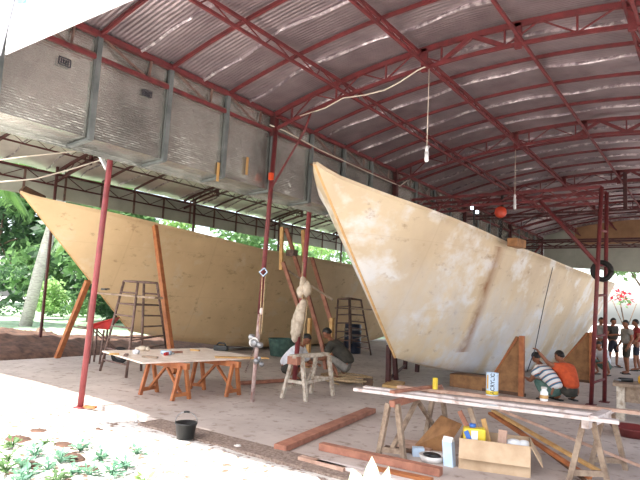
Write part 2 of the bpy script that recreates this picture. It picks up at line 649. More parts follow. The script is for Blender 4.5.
def curtain(name, x, zt, zb, y0, y1, m, flap=0.0, wav=0.02, zbf=None):
    mb = MB()
    ny, nz = int((y1 - y0) / 0.15), 12
    vs, fs = [], []
    for j in range(ny + 1):
        y = y0 + (y1 - y0) * j / ny
        b = zb if zbf is None else zbf(y)
        for i in range(nz + 1):
            z = b + (zt - b) * i / nz
            fr = ((y - TY[0]) / 1.15) % 1.0
            vs.append((x - wav * (0.6 + rnd(y, z, 0.7)) * math.sin(math.pi * fr), y, z))
    for j in range(ny):
        for i in range(nz):
            a = j * (nz + 1) + i
            fs.append((a, a + 1, a + nz + 2, a + nz + 1))
    mb.add(vs, fs, True)
    if flap:
        mb.hexa([(x - flap, y0, zb - 0.03), (x, y0, zb - 0.005), (x, y1, zb - 0.005), (x - flap, y1, zb - 0.03),
                 (x - flap, y0, zb - 0.02), (x, y0, zb + 0.005), (x, y1, zb + 0.005), (x - flap, y1, zb - 0.02)])
    o = solo(name, mb, m, kind='structure', org=(0, 0, 0))
    if not flap:
        sd = o.modifiers.new('thick', 'SOLIDIFY')
        sd.thickness = 0.01
    return o


wall_mid = curtain('wall_middle', XM, ZT + 0.05, ZB, Y0, Y1, FOILWALL, 0.42)
mbk = MB().box((XM - 0.43, (Y0 + Y1) / 2, (ZT + ZB) / 2), (0.01, Y1 - Y0, ZT - ZB + 0.2))
part('gutter_back', mbk, FOILWALL, wall_mid)
for y in ribY:
    b = MB().beam((XM + 0.045, y, ZT + 0.12), (XM + 0.035, y, ZB - 0.03), 0.07, 0.05, (1, 0, 0))
    b.beam((XM + 0.035, y, ZB - 0.03), (XM - 0.42, y, ZB - 0.06), 0.06, 0.03)
    part('batten', b, GALV, wall_mid)
for pts in (((59, 56), (70, 68)), ((143, 89), (151, 98))):      # two printed marks on the foil
    a, b = at(*pts[0], X=XM + 0.012), at(*pts[1], X=XM + 0.012)
    mb = MB()
    y0_, y1_, z0_, z1_ = a.y, b.y, b.z, a.z
    for k in range(2):
        zz = z0_ if k == 0 else z1_
        mb.box((XM + 0.016, (y0_ + y1_) / 2, zz), (0.006, y1_ - y0_, 0.012))
    for k in range(6):
        yy = y0_ + (y1_ - y0_) * k / 5
        mb.box((XM + 0.016, yy, (z0_ + z1_) / 2), (0.006, 0.012, (z1_ - z0_) * (1 if k in (0, 5) else 0.7)))
    for k in range(4):
        mb.box((XM + 0.016, y0_ + (y1_ - y0_) * (0.2 + 0.2 * k), z0_ + (z1_ - z0_) * (0.3 + 0.4 * (k % 2))), (0.006, 0.03, 0.012))
    part('printed_mark', mb, INK, wall_mid, 'small dark print on the foil')
for q in ((218, 172), (247, 166)):
    p = at(*q, X=XM + 0.02)
    part('tape_strip', MB().box(p, (0.01, 0.05, 0.3)), OCHRE, wall_mid, 'ochre tape strip')

wall_left = curtain('wall_left', XF, 4.84, 4.16, Y0, Y1, FOILFAR, 0, 0.015)
for y in ribY:
    zb_ = 4.16
    part('batten', MB().beam((XF + 0.03, y, 4.84), (XF + 0.03, y, zb_), 0.05, 0.04, (1, 0, 0)), DKSTEEL, wall_left)

wall_right_added = curtain('wall_right_added', XR, 4.97, 3.4, Y0, Y1, FOILWALL, 0, 0.02)  # unseen curtain, added to keep side skylight out of the interior

# front tarpaulin / fascias
def fascia(name, arch, x0, x1, zb, m):
    n = 24
    poly = [V((x0, Y0 - 0.02, zb)), V((x1, Y0 - 0.02, zb))] + [V((x1 + (x0 - x1) * i / n, Y0 - 0.02, arch(x1 + (x0 - x1) * i / n) + 0.1)) for i in range(n + 1)]
    return solo(name, MB().prism(poly, (0, 0.015, 0)), m, kind='structure', org=(0, 0, 0))


wall_front = fascia('wall_front', archM, -5.74, XR, 4.02, TARP)
mb = MB().prism([V((-6.42, Y0 - 0.05, 4.02)), V((-5.8, Y0 - 0.05, 4.02)), V((-5.64, Y0 - 0.05, 4.6)), V((-5.5, Y0 - 0.05, 5.25)), V((-6.42, Y0 - 0.05, 5.05))], (0, 0.02, 0))
part('end_panel', mb, GREYPANEL, wall_front, 'pale grey end panel')
pb = [at(*q, Y=Y0 - 0.04) for q in ((17, -2), (27, -2), (23, 3), (16, 3))]
part('blue_patch', MB().prism(pb, (0, 0.01, 0)), TARPBLUE, wall_front, 'blue patch')
# far gable
poly = [V((-5.0, 25.75, 4.64)), V((XR, 25.75, 4.7))] + [V((XR + (-5.0 - XR) * i / 24, 25.75, archM(XR + (-5.0 - XR) * i / 24) + 0.06)) for i in range(25)]
wall_far = solo('wall_far', MB().prism(poly, (0, 0.03, 0)), TANPANEL, kind='structure', org=(0, 0, 0))
gz = MB().prism([V((-6.3, 25.8, 3.7)), V((-4.98, 25.8, 3.7))] + [V((-4.98 - 1.32 * i / 8, 25.8, archM(-4.98 - 1.32 * i / 8) + 0.1)) for i in range(9)], (0, .02, 0))
part('foil_gusset', gz, FOILFAR, wall_far, 'grey foil at the end of the gable')
wf = MB()
wf.hexa([(-6.3, 25.95, 3.75), (XR, 25.95, 3.2), (XR, 25.97, 3.2), (-6.3, 25.97, 3.75), (-6.3, 25.95, 4.9), (XR, 25.95, 4.9), (XR, 25.97, 4.9), (-6.3, 25.97, 4.9)])
part('foil_drop', wf, FOILFAR, wall_far, 'grey foil sheet under the gable board')


# ================================================================== STEEL FRAME (things)
def truss(name, arch, x0, x1, y, m, label, grp, heavy, cols):
    t = thing(name, ((x0 + x1) / 2, y, arch((x0 + x1) / 2)), label, 'truss', grp)
    part('top_chord', arc_bar(MB(), arc_pts(arch, x0, x1, y, -0.06), 0.06, 0.07), m, t)
    part('bottom_chord', arc_bar(MB(), arc_pts(arch, x0 + 0.02, x1 - 0.02, y, -0.34), 0.045, 0.05), m, t)
    n = 18
    for k in range(n):
        xa, xb = x0 + (x1 - x0) * k / n, x0 + (x1 - x0) * (k + 1) / n
        za, zb = (-0.07, -0.33) if k % 2 == 0 else (-0.33, -0.07)
        hv = heavy[0] <= (xa + xb) / 2 <= heavy[1]
        part('web', MB().beam((xa, y, arch(xa) + za), (xb, y, arch(xb) + zb), 0.05 if hv else 0.02, 0.06 if hv else 0.02), m, t)
        if k % 2 == 1:
            part('web', MB().beam((xa, y, arch(xa) - 0.07), (xa, y, arch(xa) - 0.33), 0.025, 0.025), m, t)
    for xx in cols:
        part('hanger_post', MB().beam((xx, y, arch(xx) - 0.05), (xx, y, arch(xx) - 0.4), 0.09, 0.06, (0, 1, 0)), m, t)
    return t


names = ['at the open front of the right bay, mostly above the picture', 'nearest in view, carrying the first hanging lamp',
         'second from the front, above the red gantry', 'third back, with king post and straight tie', 'fourth from the front, near the tan gable board']
for i in range(1, 5):
    tt = truss('roof_truss', archM, XM, XR, TY[i], RED, 'red arched roof truss, right bay, ' + names[i], 'roof trusses of the right bay',
               ((-3.4, -2.1) if i == 1 else (-2.2, -0.8)), [-3.48, -2.12, -0.78])
    if i == 3:
        y = TY[3]
        part('king_post', MB().beam((-1.97, y, archM(-1.97) - 0.1), (-1.97, y, 4.5), 0.09, 0.09, (0, 1, 0)), DKRED, tt)
        part('tie', MB().beam((XM, y, 4.52), (XR, y, 4.5), 0.05, 0.05).beam((XM, y + 0.2, 4.46), (XR, y + 0.2, 4.46), 0.04, 0.04), DKRED, tt)
for i in range(1, 5):
    t = truss('roof_truss', archL, XF, XM - 0.5, TY[i] + 0.9, DKRED,
              'dark red arched truss under the left bay roof, ' + ['first', 'second', 'third', 'fourth'][i - 1] + ' from the front', 'roof trusses of the left bay', (0, 0), [-13.4, -12.0])


def lattice(name, arch, x, y0, y1, m, label, grp):
    z = arch(x) - 0.1
    t = thing(name, (x, (y0 + y1) / 2, z), label, 'girder', grp)
    part('top_chord', MB().beam((x - 0.07, y0, z), (x - 0.07, y1, z), 0.04, 0.045), m, t)
    part('bottom_chord', MB().beam((x + 0.07, y0, z - 0.24), (x + 0.07, y1, z - 0.24), 0.035, 0.04), m, t)
    n = int((y1 - y0) / 0.29)
    mb = MB()
    for k in range(n):
        ya, yb = y0 + (y1 - y0) * k / n, y0 + (y1 - y0) * (k + 1) / n
        a, b = V((x - 0.07, ya, z)), V((x + 0.07, yb, z - 0.24))
        if k % 2:
            a, b = V((x + 0.07, ya, z - 0.24)), V((x - 0.07, yb, z))
        mb.beam(a, b, 0.014, 0.014)
    part('lacing_bar', mb, m, t)
    return t


for x, d in ((-4.85, 'leftmost long lattice girder, running from the top edge above the foil curtain'), (-3.48, 'long lattice girder passing over the first hanging lamp'),
             (-2.12, 'long lattice girder running down the middle of the vault'), (-0.78, 'long lattice girder nearest the top right corner of the photo')):
    lattice('lattice_girder', archM, x, Y0 + 0.1, Y1 - 0.2, RED, 'red steel ' + d, 'lattice girders of the right bay')
for x, d in ((-8.2, 'nearest the foil curtain'), (-9.9, 'in the middle of the left bay'), (-11.6, 'third from the foil curtain'), (-13.3, 'nearest the far eave')):
    lattice('lattice_girder', archL, x, Y0 + 0.1, Y1 - 0.2, DKRED, 'dark red lattice girder under the left bay roof, ' + d, 'lattice girders of the left bay')

# eave girder on the middle line (double red chord with webs)
t = thing('eave_girder', (XM + 0.05, 14, ZT - 0.3), 'red eave girder along the top of the foil curtain', 'girder')
part('top_chord', MB().beam((XM + 0.05, Y0, ZT + 0.04), (XM + 0.05, Y1, ZT + 0.04), 0.07, 0.07), RED, t)
part('bottom_chord', MB().beam((XM + 0.04, Y0, ZT - 0.26), (XM + 0.04, Y1, ZT - 0.26), 0.05, 0.05), RED, t)
for k, y in enumerate(ribY[:-1]):
    part('web', MB().beam((XM + 0.04, y + 0.05, ZT + 0.02), (XM + 0.04, y + 0.75, ZT - 0.25), 0.025, 0.025), DKSTEEL, t)
    part('web', MB().beam((XM + 0.04, y + 0.8, ZT + 0.02), (XM + 0.04, y + 0.78, ZT - 0.25), 0.025, 0.025), DKSTEEL, t)
    part('web', MB().beam((XM + 0.04, y + 0.8, ZT - 0.22), (XM + 0.04, y + 1.12, ZT - 0.22), 0.02, 0.02), DKSTEEL, t)
for y in TY[1:]:
    part('post', MB().beam((XM + 0.06, y, ZT + 0.05), (XM + 0.06, y, ZT - 0.35 if y < 8 else ZB + 0.2), 0.1, 0.1, (0, 1, 0)), DKRED, t)
t = thing('far_eave_girder', (XF + 0.08, 14, 4.6), 'dark red eave girder along the far foil curtain of the left bay', 'girder')
part('top_chord', MB().beam((XF + 0.06, Y0, 4.86), (XF + 0.06, Y1, 4.86), 0.06, 0.06), DKRED, t)
part('bottom_chord', MB().beam((XF + 0.06, Y0, 4.55), (XF + 0.06, Y1, 4.52), 0.04, 0.04), DKRED, t)
for k, y in enumerate(ribY[:-1]):
    part('web', MB().beam((XF + 0.06, y, 4.85), (XF + 0.06, y + 0.57, 4.55), 0.02, 0.02), DKRED, t)
    part('web', MB().beam((XF + 0.06, y + 0.57, 4.55), (XF + 0.06, y + 1.15, 4.85), 0.02, 0.02), DKRED, t)

# far columns of the left bay
for i, (y, d) in enumerate(((8.02, 'its foot in the dirt bank, left of the bow prop'), (13.0, 'behind the middle of the left hull'), (17.6, 'beside the pale props'), (22.3, 'farthest, beside the right bow'))):
    solo('eave_column', MB().beam((XF + 0.3, y, 0), (XF + 0.3, y, archL(XF + 0.3) - 0.05), 0.06, 0.06, (0, 1, 0)), DKRED,
         'dark red steel column at the far eave, ' + d, 'column', 'columns of the far eave')

# red pole in the foreground
b0 = gr(80, 408)
p1 = at(111, 154, Y=4.95)
dirv = (p1 - b0).normalized()
topz = archL(p1.x) - 0.1
pt = b0 + dirv * ((topz) / dirv.z)
pole_a = thing('support_pole', b0, 'tall leaning red pole standing in sunlight in the left foreground', 'pole')
part('shaft', MB().tube([b0 - V((0, 0, 0.03)), pt], 0.045, 14), REDP, pole_a)
part('foot_plate', MB().box(b0 + V((0, 0, 0.01)), (0.14, 0.14, 0.02)), REDP, pole_a)

# middle pole with chain hoist and ropes
b0 = gr(252, 402)
topm = V((XM + 0.12, b0.y + 0.06, ZT - 0.05))
pole_b = thing('support_pole', b0, 'slim red post with a chain hoist tied along it, whitish near its foot', 'pole')
k = 0.30
mid = b0.lerp(topm, k)
part('lower_shaft', MB().tube([b0, mid], 0.035, 12), mat('whitish_rusty_paint', srgb(196, 176, 170), srgb(150, 112, 104), 10, 0.6), pole_b, 'whitish lower half')
part('shaft', MB().tube([mid, topm], 0.04, 12), RED, pole_b)
part('marker_tag', MB().box(at(270, 177, Y=b0.y) + V((0.05, -0.03, 0)), (0.07, 0.06, 0.12)), mat('orange_tag', srgb(230, 84, 40), None, 4, 0.5), pole_b, 'small orange tag')
part('diagonal_brace', MB().tube([at(267, 192, Y=7.25) + V((0.05, 0, 0)), at(305, 130, Y=7.28), at(311, 112, Y=7.3)], 0.018, 8), RED, pole_b)


def chain(mb, a, b, n, r=0.014, t=0.004):
    a, b = V(a), V(b)
    d = (b - a) / n
    for i in range(n):
        c = a + d * (i + 0.5)
        ax = V((1, 0, 0)) if i % 2 else V((0, 1, 0))
        e = d.normalized()
        pts = [c + e * (math.cos(q * math.pi / 4) * d.length * 0.62) + ax * math.sin(q * math.pi / 4) * r for q in range(9)]
        mb.tube(pts, t, 5, False)
    return mb


cx = lambda px, py: at(px, py, Y=b0.y - 0.06) + V((0.03, 0, 0))
hz = thing('chain_hoist', cx(257, 342), 'grey chain hoist with ropes tied to the slim red post', 'hoist')
mb = MB()
for q, s in (((253, 337), 0.055), ((256, 343), 0.07), ((261, 345), 0.05)):
    mb.lathe(cx(*q) - V((0, 0.05, 0)), [(0, 0), (s, 0), (s, 0.05), (s * 0.5, 0.07), (0, 0.07)], 16, (0.3, -1, 0.1))
hb_ = part('hoist_body', mb, STEEL, hz)
part('hand_wheel', MB().lathe(cx(256, 342) - V((0, 0.08, 0)), [(0.05, 0), (0.085, 0), (0.085, 0.02), (0.05, 0.02), (0.05, 0)], 18, (0.3, -1, 0.1)), WHITE, hb_)
mb = MB().tube([cx(263, 268), cx(258, 272), cx(262, 276), cx(266, 272), cx(263, 268)], 0.013, 8)
part('top_hook', mb, PALEBLUE, hz, 'pale metal ring hook')
for (q0, q1) in (((261, 276), (258, 334)), ((264, 276), (260, 334))):
    part('rope', MB().tube([cx(*q0), cx(*q1)], 0.009, 6), ROPE, hz)
part('load_chain', chain(MB(), cx(254, 346), cx(244, 372), 14), DKSTEEL, hz)
part('knot', MB().ell(cx(260, 311), (0.035, 0.03, 0.06)), WHITEWOOD, hz)
part('lower_block', MB().ell(cx(255, 361), (0.06, 0.04, 0.05)).ell(cx(260, 364), (0.045, 0.04, 0.05)).ell(cx(258, 358), (0.03, 0.03, 0.04)), STEEL, hz)

# third pole, with sacks tied to it
c0, c1 = gr(294, 385), V((-6.95, 9.35, 4.95))
pole_c = thing('support_pole', c0, 'leaning red pole behind the paint spattered trestle, cloth bundles tied to it', 'pole')
part('shaft', MB().tube([c0, c1], 0.05, 12), REDP, pole_c)
rag = thing('cloth_bundle', at(300, 320, Y=9.05), 'dirty cloth rag hanging tied to the leaning red pole', 'cloth')
mb = MB()
random.seed(3)
for (x, y, rx, rz) in ((303, 307, .07, .16), (300, 313, .1, .2), (297, 321, .11, .22), (295, 330, .09, .26), (302, 315, .06, .18), (299, 327, .06, .2)):
    mb.ell(at(x, y, Y=9.0), (rx, .08, rz), 14, 12)
for i, p in enumerate(mb.v):
    mb.v[i] = p + V((0.025 * rnd(p.z * 9, p.x * 9), 0.02 * rnd(p.x * 8, p.z * 11), 0))
part('hanging_rag', mb, CLOTH, rag)
mb = MB()
for (x, y, rx, rz) in ((303, 285, .07, .18), (301, 292, .1, .13), (307, 289, .08, .17)):
    mb.ell(at(x, y, Y=9.05), (rx, .09, rz), 14, 12)
for i, p in enumerate(mb.v):
    mb.v[i] = p + V((0.025 * rnd(p.z * 9, p.x * 9), 0, 0))
part('tied_sack', mb, CLOTH, rag)
part('tie_rope', MB().tube([at(303, 262, Y=9.15), at(302, 284, Y=9.02), at(303, 310, Y=9.0)], 0.014, 6).tube([at(308, 300, Y=9.0), at(302, 345, Y=8.95)], 0.01, 6), ROPE, rag)

# ================================================================== HULLS
def interp(tab, s):
    if s <= tab[0][0]:
        return tab[0][1]
    for (a, va), (b, vb) in zip(tab[:-1], tab[1:]):
        if s <= b:
            t = (s - a) / (b - a)
            return va + (vb - va) * t
    return tab[-1][1]


def smooth_tab(tab, s):
    d = 0.35
    return sum(interp(tab, s + k * d / 2) for k in (-2, -1, 0, 1, 2)) / 5


def hull(kx, yb, zsh, hb, stem, m, name, label, tipz, foot, foots, mrail):
    L = 20.5
    t = thing(name, (kx, yb + 10, 0), label, 'boat')
    st = [0, .15, .35, .6, .9, 1.3, 1.7, 2.1, 2.5, foots, 3.3, 3.8, 4.4, 5, 5.7, 6.5, 7.5, 8.5, 9.5, 10.5, 11.5, 12.5, 13.5, 14.5, 15.5, 16.3, 17, 17.6, 18.2, 18.8, 19.4, 19.9, 20.2, L]
    nt_ = 14

    def sec(s):
        sheer = smooth_tab(zsh, s) if s > 0.5 else interp(zsh, s)
        h = interp(hb, s) if s < 1 else smooth_tab(hb, s)
        if s <= foots:
            zb = tipz + (foot - tipz) * (s / foots)
            wb = 0.015
        else:
            zb = interp(((foots, foot), (5.0, foot * 0.52), (7, 0.14), (8.5, 0.1), (15.5, 0.1), (17.5, 0.3), (L, 2.3)), s)
            wb = interp(((foots, 0.02), (6.5, 0.5), (9, 0.62), (14, 0.62), (17.5, 0.3), (L, 0.02)), s)
        return h, sheer, zb, min(wb, h * 0.6 + 0.01)
    mb = MB()
    rows = []
    for s in st:
        h, zs, zb, wb = sec(s)
        zs = max(zs, zb + 0.02)
        R = []
        for i in range(nt_ + 1):
            q = i / nt_
            R.append((wb + (h - wb) * q ** 0.85, zb + (zs - zb) * q))
        rows.append((s, R))
    vs = []
    for s, R in rows:
        for w, z in R:
            vs.append((kx + w, yb + s, z))
        for w, z in R:
            vs.append((kx - w, yb + s, z))
    n1 = nt_ + 1
    fs = []
    for j in range(len(rows) - 1):
        a, b = j * 2 * n1, (j + 1) * 2 * n1
        for i in range(nt_):
            fs.append((a + i, b + i, b + i + 1, a + i + 1))
            fs.append((a + n1 + i, a + n1 + i + 1, b + n1 + i + 1, b + n1 + i))
        fs.append((a, a + n1, b + n1, b))
    e = (len(rows) - 1) * 2 * n1
    for i in range(nt_):
        fs.append((e + i, e + i + 1, e + n1 + i + 1, e + n1 + i))
    mb.add(vs, fs, True)
    o = part('hull', mb, m, t)
    sd = o.modifiers.new('thick', 'SOLIDIFY')
    sd.thickness = 0.02
    # gunwale rails (inside the sheer), stem post
    for sg in (1, -1):
        g = MB()
        pts = [V((kx + sg * (R[-1][0] - 0.02), yb + s, R[-1][1] + 0.005)) for s, R in rows]
        for a, b in zip(pts[:-1], pts[1:]):
            g.beam(a, b, 0.05, 0.05)
        part('gunwale', g, mrail, t)
    part('stem_post', MB().beam((kx, yb - 0.0, tipz + 0.02), (kx, yb + foots, foot), 0.04, 0.03, (0, 1, 0)), stem, t)
    return t, sec


HB = ((0, .03), (.15, .12), (.35, .23), (.6, .37), (1, .59), (1.6, .84), (2.25, 1.06), (3, 1.22), (4, 1.38), (5.15, 1.52), (7, 1.65), (10, 1.74), (14, 1.86), (16, 1.92), (17.5, 1.72), (19, 1.1), (19.9, .6), (20.5, .05))
HULLR = hull_mat('cream_plywood', srgb(222, 206, 176), srgb(196, 178, 150), srgb(226, 224, 220), srgb(160, 134, 104),
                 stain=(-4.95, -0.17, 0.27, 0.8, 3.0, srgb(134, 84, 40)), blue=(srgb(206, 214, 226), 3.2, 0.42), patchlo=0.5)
HULLL = hull_mat('tan_plywood', srgb(222, 194, 152), srgb(200, 172, 132), srgb(216, 196, 164), srgb(150, 118, 86), patchlo=0.56)
HBL = HB[:11] + ((10, 1.7), (16.5, 1.62), (18.5, 1.15), (19.8, .6), (20.5, .05))
ZR = ((0, 3.8), (.35, 3.66), (.5, 3.62), (1, 3.5), (2.25, 3.34), (5.15, 3.06), (10, 2.93), (15.8, 2.86), (20.5, 2.95))
ZL = ((0, 3.84), (.5, 3.74), (1, 3.68), (3, 3.48), (6.5, 3.19), (11.7, 3.11), (16, 3.1), (20.5, 3.2))
STEM = mat('tan_stem_wood', srgb(214, 176, 124), srgb(190, 148, 98), 6, 0.65)
KR, YR, KL, YL = -5.0, 6.75, -13.0, 6.3
boatR, secR = hull(KR, YR, ZR, HB, STEM, HULLR, 'boat', 'cream plywood boat hull on the right, brown streak down its side, long raked bow', 3.8, .74, 2.85, HULLR)
boatL, secL = hull(KL, YL, ZL, HBL, STEM, HULLL, 'boat', 'tan plywood boat hull on the left, behind the poles and tapered ladder', 3.84, .66, 3.25, HULLL)
# blocks on the bows / rails
part('bow_block', MB().prism([at(315, 163, X=KR), at(321, 164, X=KR), at(337, 172, X=KR), at(338, 177, X=KR), at(328, 172, X=KR)], (-0.12, 0, 0)), DKWOOD, boatR, 'brown wooden bow block')
p = at(516, 243, X=-3.28)
part('rail_block', MB().box(p + V((0.0, 0.05, 0.0)), (0.2, 0.5, 0.17), -0.1), BRKPLY, boatR, 'brown block on the rail', bevel=0.02)
part('bow_block', MB().prism([at(22, 190, X=KL), at(26, 186, X=KL), at(46, 196, X=KL), at(45, 203, X=KL), at(24, 197, X=KL)], (-0.15, 0, 0)), DKWOOD, boatL, 'dark wooden bow block')


# brackets under the right hull
def bracket(y, xo, xi, h, label, lx=None):
    t = thing('hull_bracket', ((xo + xi) / 2, y, 0), label, 'support', 'brackets under the right hull')
    part('side_panel', MB().prism([V((xo, y - 0.03, 0.0)), V((xo, y - 0.03, h)), V((xo - 0.12, y - 0.03, h)), V((xi + 0.1, y - 0.03, 0.34)), V((xi, y - 0.03, 0.2)), V((xi, y - 0.03, 0))], (0, 0.06, 0)), BRKPLY, t)
    part('upright', MB().beam((xo + 0.02, y - 0.06, 0), (xo + 0.02, y - 0.06, h + 0.02), 0.1, 0.1, (0, 1, 0)), TIMBER2, t)
    part('edge_strip', MB().beam((xo - 0.08, y - 0.05, h - 0.03), (xi + 0.12, y - 0.05, 0.36), 0.03, 0.03), TIMBER2, t)
    part('base_board', MB().beam((xo + 0.1, y - 0.05, 0.03), (xi - 0.1, y - 0.05, 0.03), 0.08, 0.06), DKWOOD, t)
    return t


bracket(12.05, -3.36, -4.05, 1.2, 'triangular plywood bracket propping the right hull beside the squatting men')
bracket(15.9, -2.7, -3.6, 1.26, 'triangular plywood bracket propping the right hull behind the red gantry post')
solo('keel_block', MB().box((-4.42, 12.2, 0.14), (0.95, 0.4, 0.28)), BRKPLY, 'brown timber block under the keel of the right hull', 'block', bevel=0.01)

# props of the left hull
a = gr(57, 358)
b = V((KL + 0.12, YL + 1.9, 3.84 + (.66 - 3.84) * 1.9 / 3.25 - 0.05))
b = at(88, 281, Y=7.75)
solo('hull_prop', MB().beam(a, b, 0.1, 0.12, (0, 1, 0)), TIMBER2, 'brown timber prop leaning under the bow of the left hull', 'prop')
b2 = at(155, 226, X=-11.35)
a2 = at(172, 358, X=-10.9)
a2.z = 0
a2 = V((-10.75, a2.y - 0.1, 0))
solo('hull_prop', MB().beam(at(174, 374, Z=0), at(155, 226, Y=9.0), 0.12, 0.1, (0, 1, 0)), TIMBER2, 'long reddish plank leaning on the left hull behind the work table', 'prop')

# scaffold of loose poles by the left hull, right part
scaf = (((282, 227), (281, 270), LIGHTWOOD, 'pale upright board, leftmost, above the hull rail', 11.6, 11.6),
        ((286, 228), (303, 284), TIMBER, 'reddish diagonal board crossing the hull rail', 11.7, 12.2),
        ((303, 230), (305, 284), LIGHTWOOD, 'pale upright board just left of the leaning red pole', 12.3, 12.3),
        ((312, 258), (332, 325), TIMBER, 'long reddish diagonal board right of the leaning red pole', 12.7, 12.2),
        ((283, 262), (298, 306), TIMBER, 'reddish diagonal board left of the cloth bundle', 11.5, 11.7),
        ((305, 284), (322, 345), TIMBER, 'reddish diagonal board below the cloth bundle', 12.2, 12.0))
fr = thing('prop_frame', gr(322, 362), 'frame of crossed boards and uprights leaning against the left hull', 'scaffold')
for q0, q1, mm, lab, ya, yb in scaf:
    part('board', MB().beam(at(*q0, Y=ya), at(*q1, Y=yb), 0.1, 0.06, (0, 1, 0)), mm, fr, lab)
for q, yv in (((310, 318), 11.9), ((332, 318), 12.2)):
    top = at(*q, Y=yv)
    part('upright', MB().beam((top.x, top.y, 0), top, 0.09, 0.09, (0, 1, 0)), LIGHTWOOD, fr)
part('crosspiece', MB().beam(at(284, 268, Y=11.7), at(333, 300, Y=12.3), 0.05, 0.05), OLDWOOD, fr)
part('lower_diagonal', MB().beam(at(322, 345, Y=12.0), V((at(322, 345, Y=12.0).x + 0.15, 12.0, 0)), 0.08, 0.06, (0, 1, 0)), TIMBER, fr)
part('box_on_rail', MB().box(at(292, 253, Y=11.9), (0.25, 0.2, 0.16)), DKSTEEL, fr)


# ================================================================== LADDERS
def tower_ladder(b, tq, rungs, label, mm, plank=None, name='scaffold_ladder', grp=None):
    """tapered four legged ladder: b = four base points, tq = four top points (same order round)"""
    c = sum((V(p) for p in b), V((0, 0, 0))) / 4
    t = thing(name, (c.x, c.y, 0), label, 'ladder', grp)
    for p, q in zip(b, tq):
        part('leg', MB().tube([V(p), V(q)], 0.028, 8), mm, t)
    for i in range(4):
        part('top_bar', MB().tube([V(tq[i]), V(tq[(i + 1) % 4])], 0.024, 8), mm, t)
    for k in range(1, rungs + 1):
        f = k / (rungs + 1)
        P_ = [V(p).lerp(V(q), f) for p, q in zip(b, tq)]
        part('rung', MB().tube([P_[0], P_[1]], 0.018, 8), mm, t)
        part('rung', MB().tube([P_[2], P_[3]], 0.018, 8), mm, t)
        if k % 3 == 0:
            part('side_tie', MB().tube([P_[1], P_[2]], 0.016, 8), mm, t)
            part('side_tie', MB().tube([P_[3], P_[0]], 0.016, 8), mm, t)
    return t


bA = [gr(100, 371), gr(126, 378), gr(168, 362), gr(141, 371)]
zt = 1.96
tA = [at(124, 281, Z=zt), at(138, 282, Z=zt), at(157, 283, Z=zt), at(144, 282, Z=zt)]
ym = 7.55
tA = [at(124, 281, Y=ym), at(138, 282, Y=ym - 0.05), at(157, 283, Y=ym + 0.2), at(144, 282, Y=ym + 0.25)]
tower_ladder(bA, tA, 7, 'rusty tapered scaffold ladder in front of the left bow, plank across it', DKSTEEL)
pk = MB().beam(at(97, 293, Y=7.45), at(159, 298, Y=7.6), 0.24, 0.04)
solo('scaffold_plank', pk, OLDWOOD, 'grey plank laid across the ladder in front of the left bow', 'plank')
c = at(104, 291, Y=7.45)
solo('hand_tool', MB().box(c + V((0, 0, 0.04)), (0.16, 0.06, 0.04)).tube([c + V((0.05, 0, 0.05)), c + V((0.16, 0.02, 0.05))], 0.016), BLACK, 'small dark tool lying on the grey ladder plank', 'tool')
yB = 13.6
bB = [gr(334, 366), gr(350, 368), gr(371, 355), gr(352, 352)]
tB = [at(338, 299, Y=yB), at(349, 298, Y=yB), at(361, 300, Y=yB + 0.35), at(350, 299, Y=yB + 0.35)]
tower_ladder(bB, tB, 7, 'rusty tapered scaffold ladder between the two hulls', DKSTEEL)
solo('scaffold_plank', MB().beam(at(336, 308, Y=yB + 0.1), at(377, 310, Y=yB + 0.35), 0.2, 0.04), OLDWOOD, 'dark plank across the ladder between the two hulls', 'plank')

# dark blue drum by that ladder
c = gr(352, 353)
dr = thing('plastic_drum', c, 'dark blue drum with pale bands beside the ladder between the hulls', 'drum')
h = 0.98
part('body', MB().lathe(c, [(0, 0), (.28, 0), (.29, .03), (.29, .34), (.305, .36), (.29, .38), (.29, .7), (.305, .72), (.29, .74), (.28, h), (0, h)], 24), DKBLUE, dr)
part('label_band', MB().lathe(c, [(.292, .78), (.296, .78), (.296, .84), (.292, .84)], 24).lathe(c, [(.292, .58), (.296, .58), (.296, .63), (.292, .63)], 24), GREYCL, dr, 'pale print bands')
c = gr(246, 372)
bt = thing('tub', gr(282, 352), 'dark green tub on the floor beyond the slim red post', 'tub')
c = gr(282, 356)
bt.location = c
part('body', MB().lathe(c, [(0, .01), (.36, .01), (.44, .5), (.46, .52), (.42, .52), (.34, .05), (0, .05)], 22), TEALCL, bt)


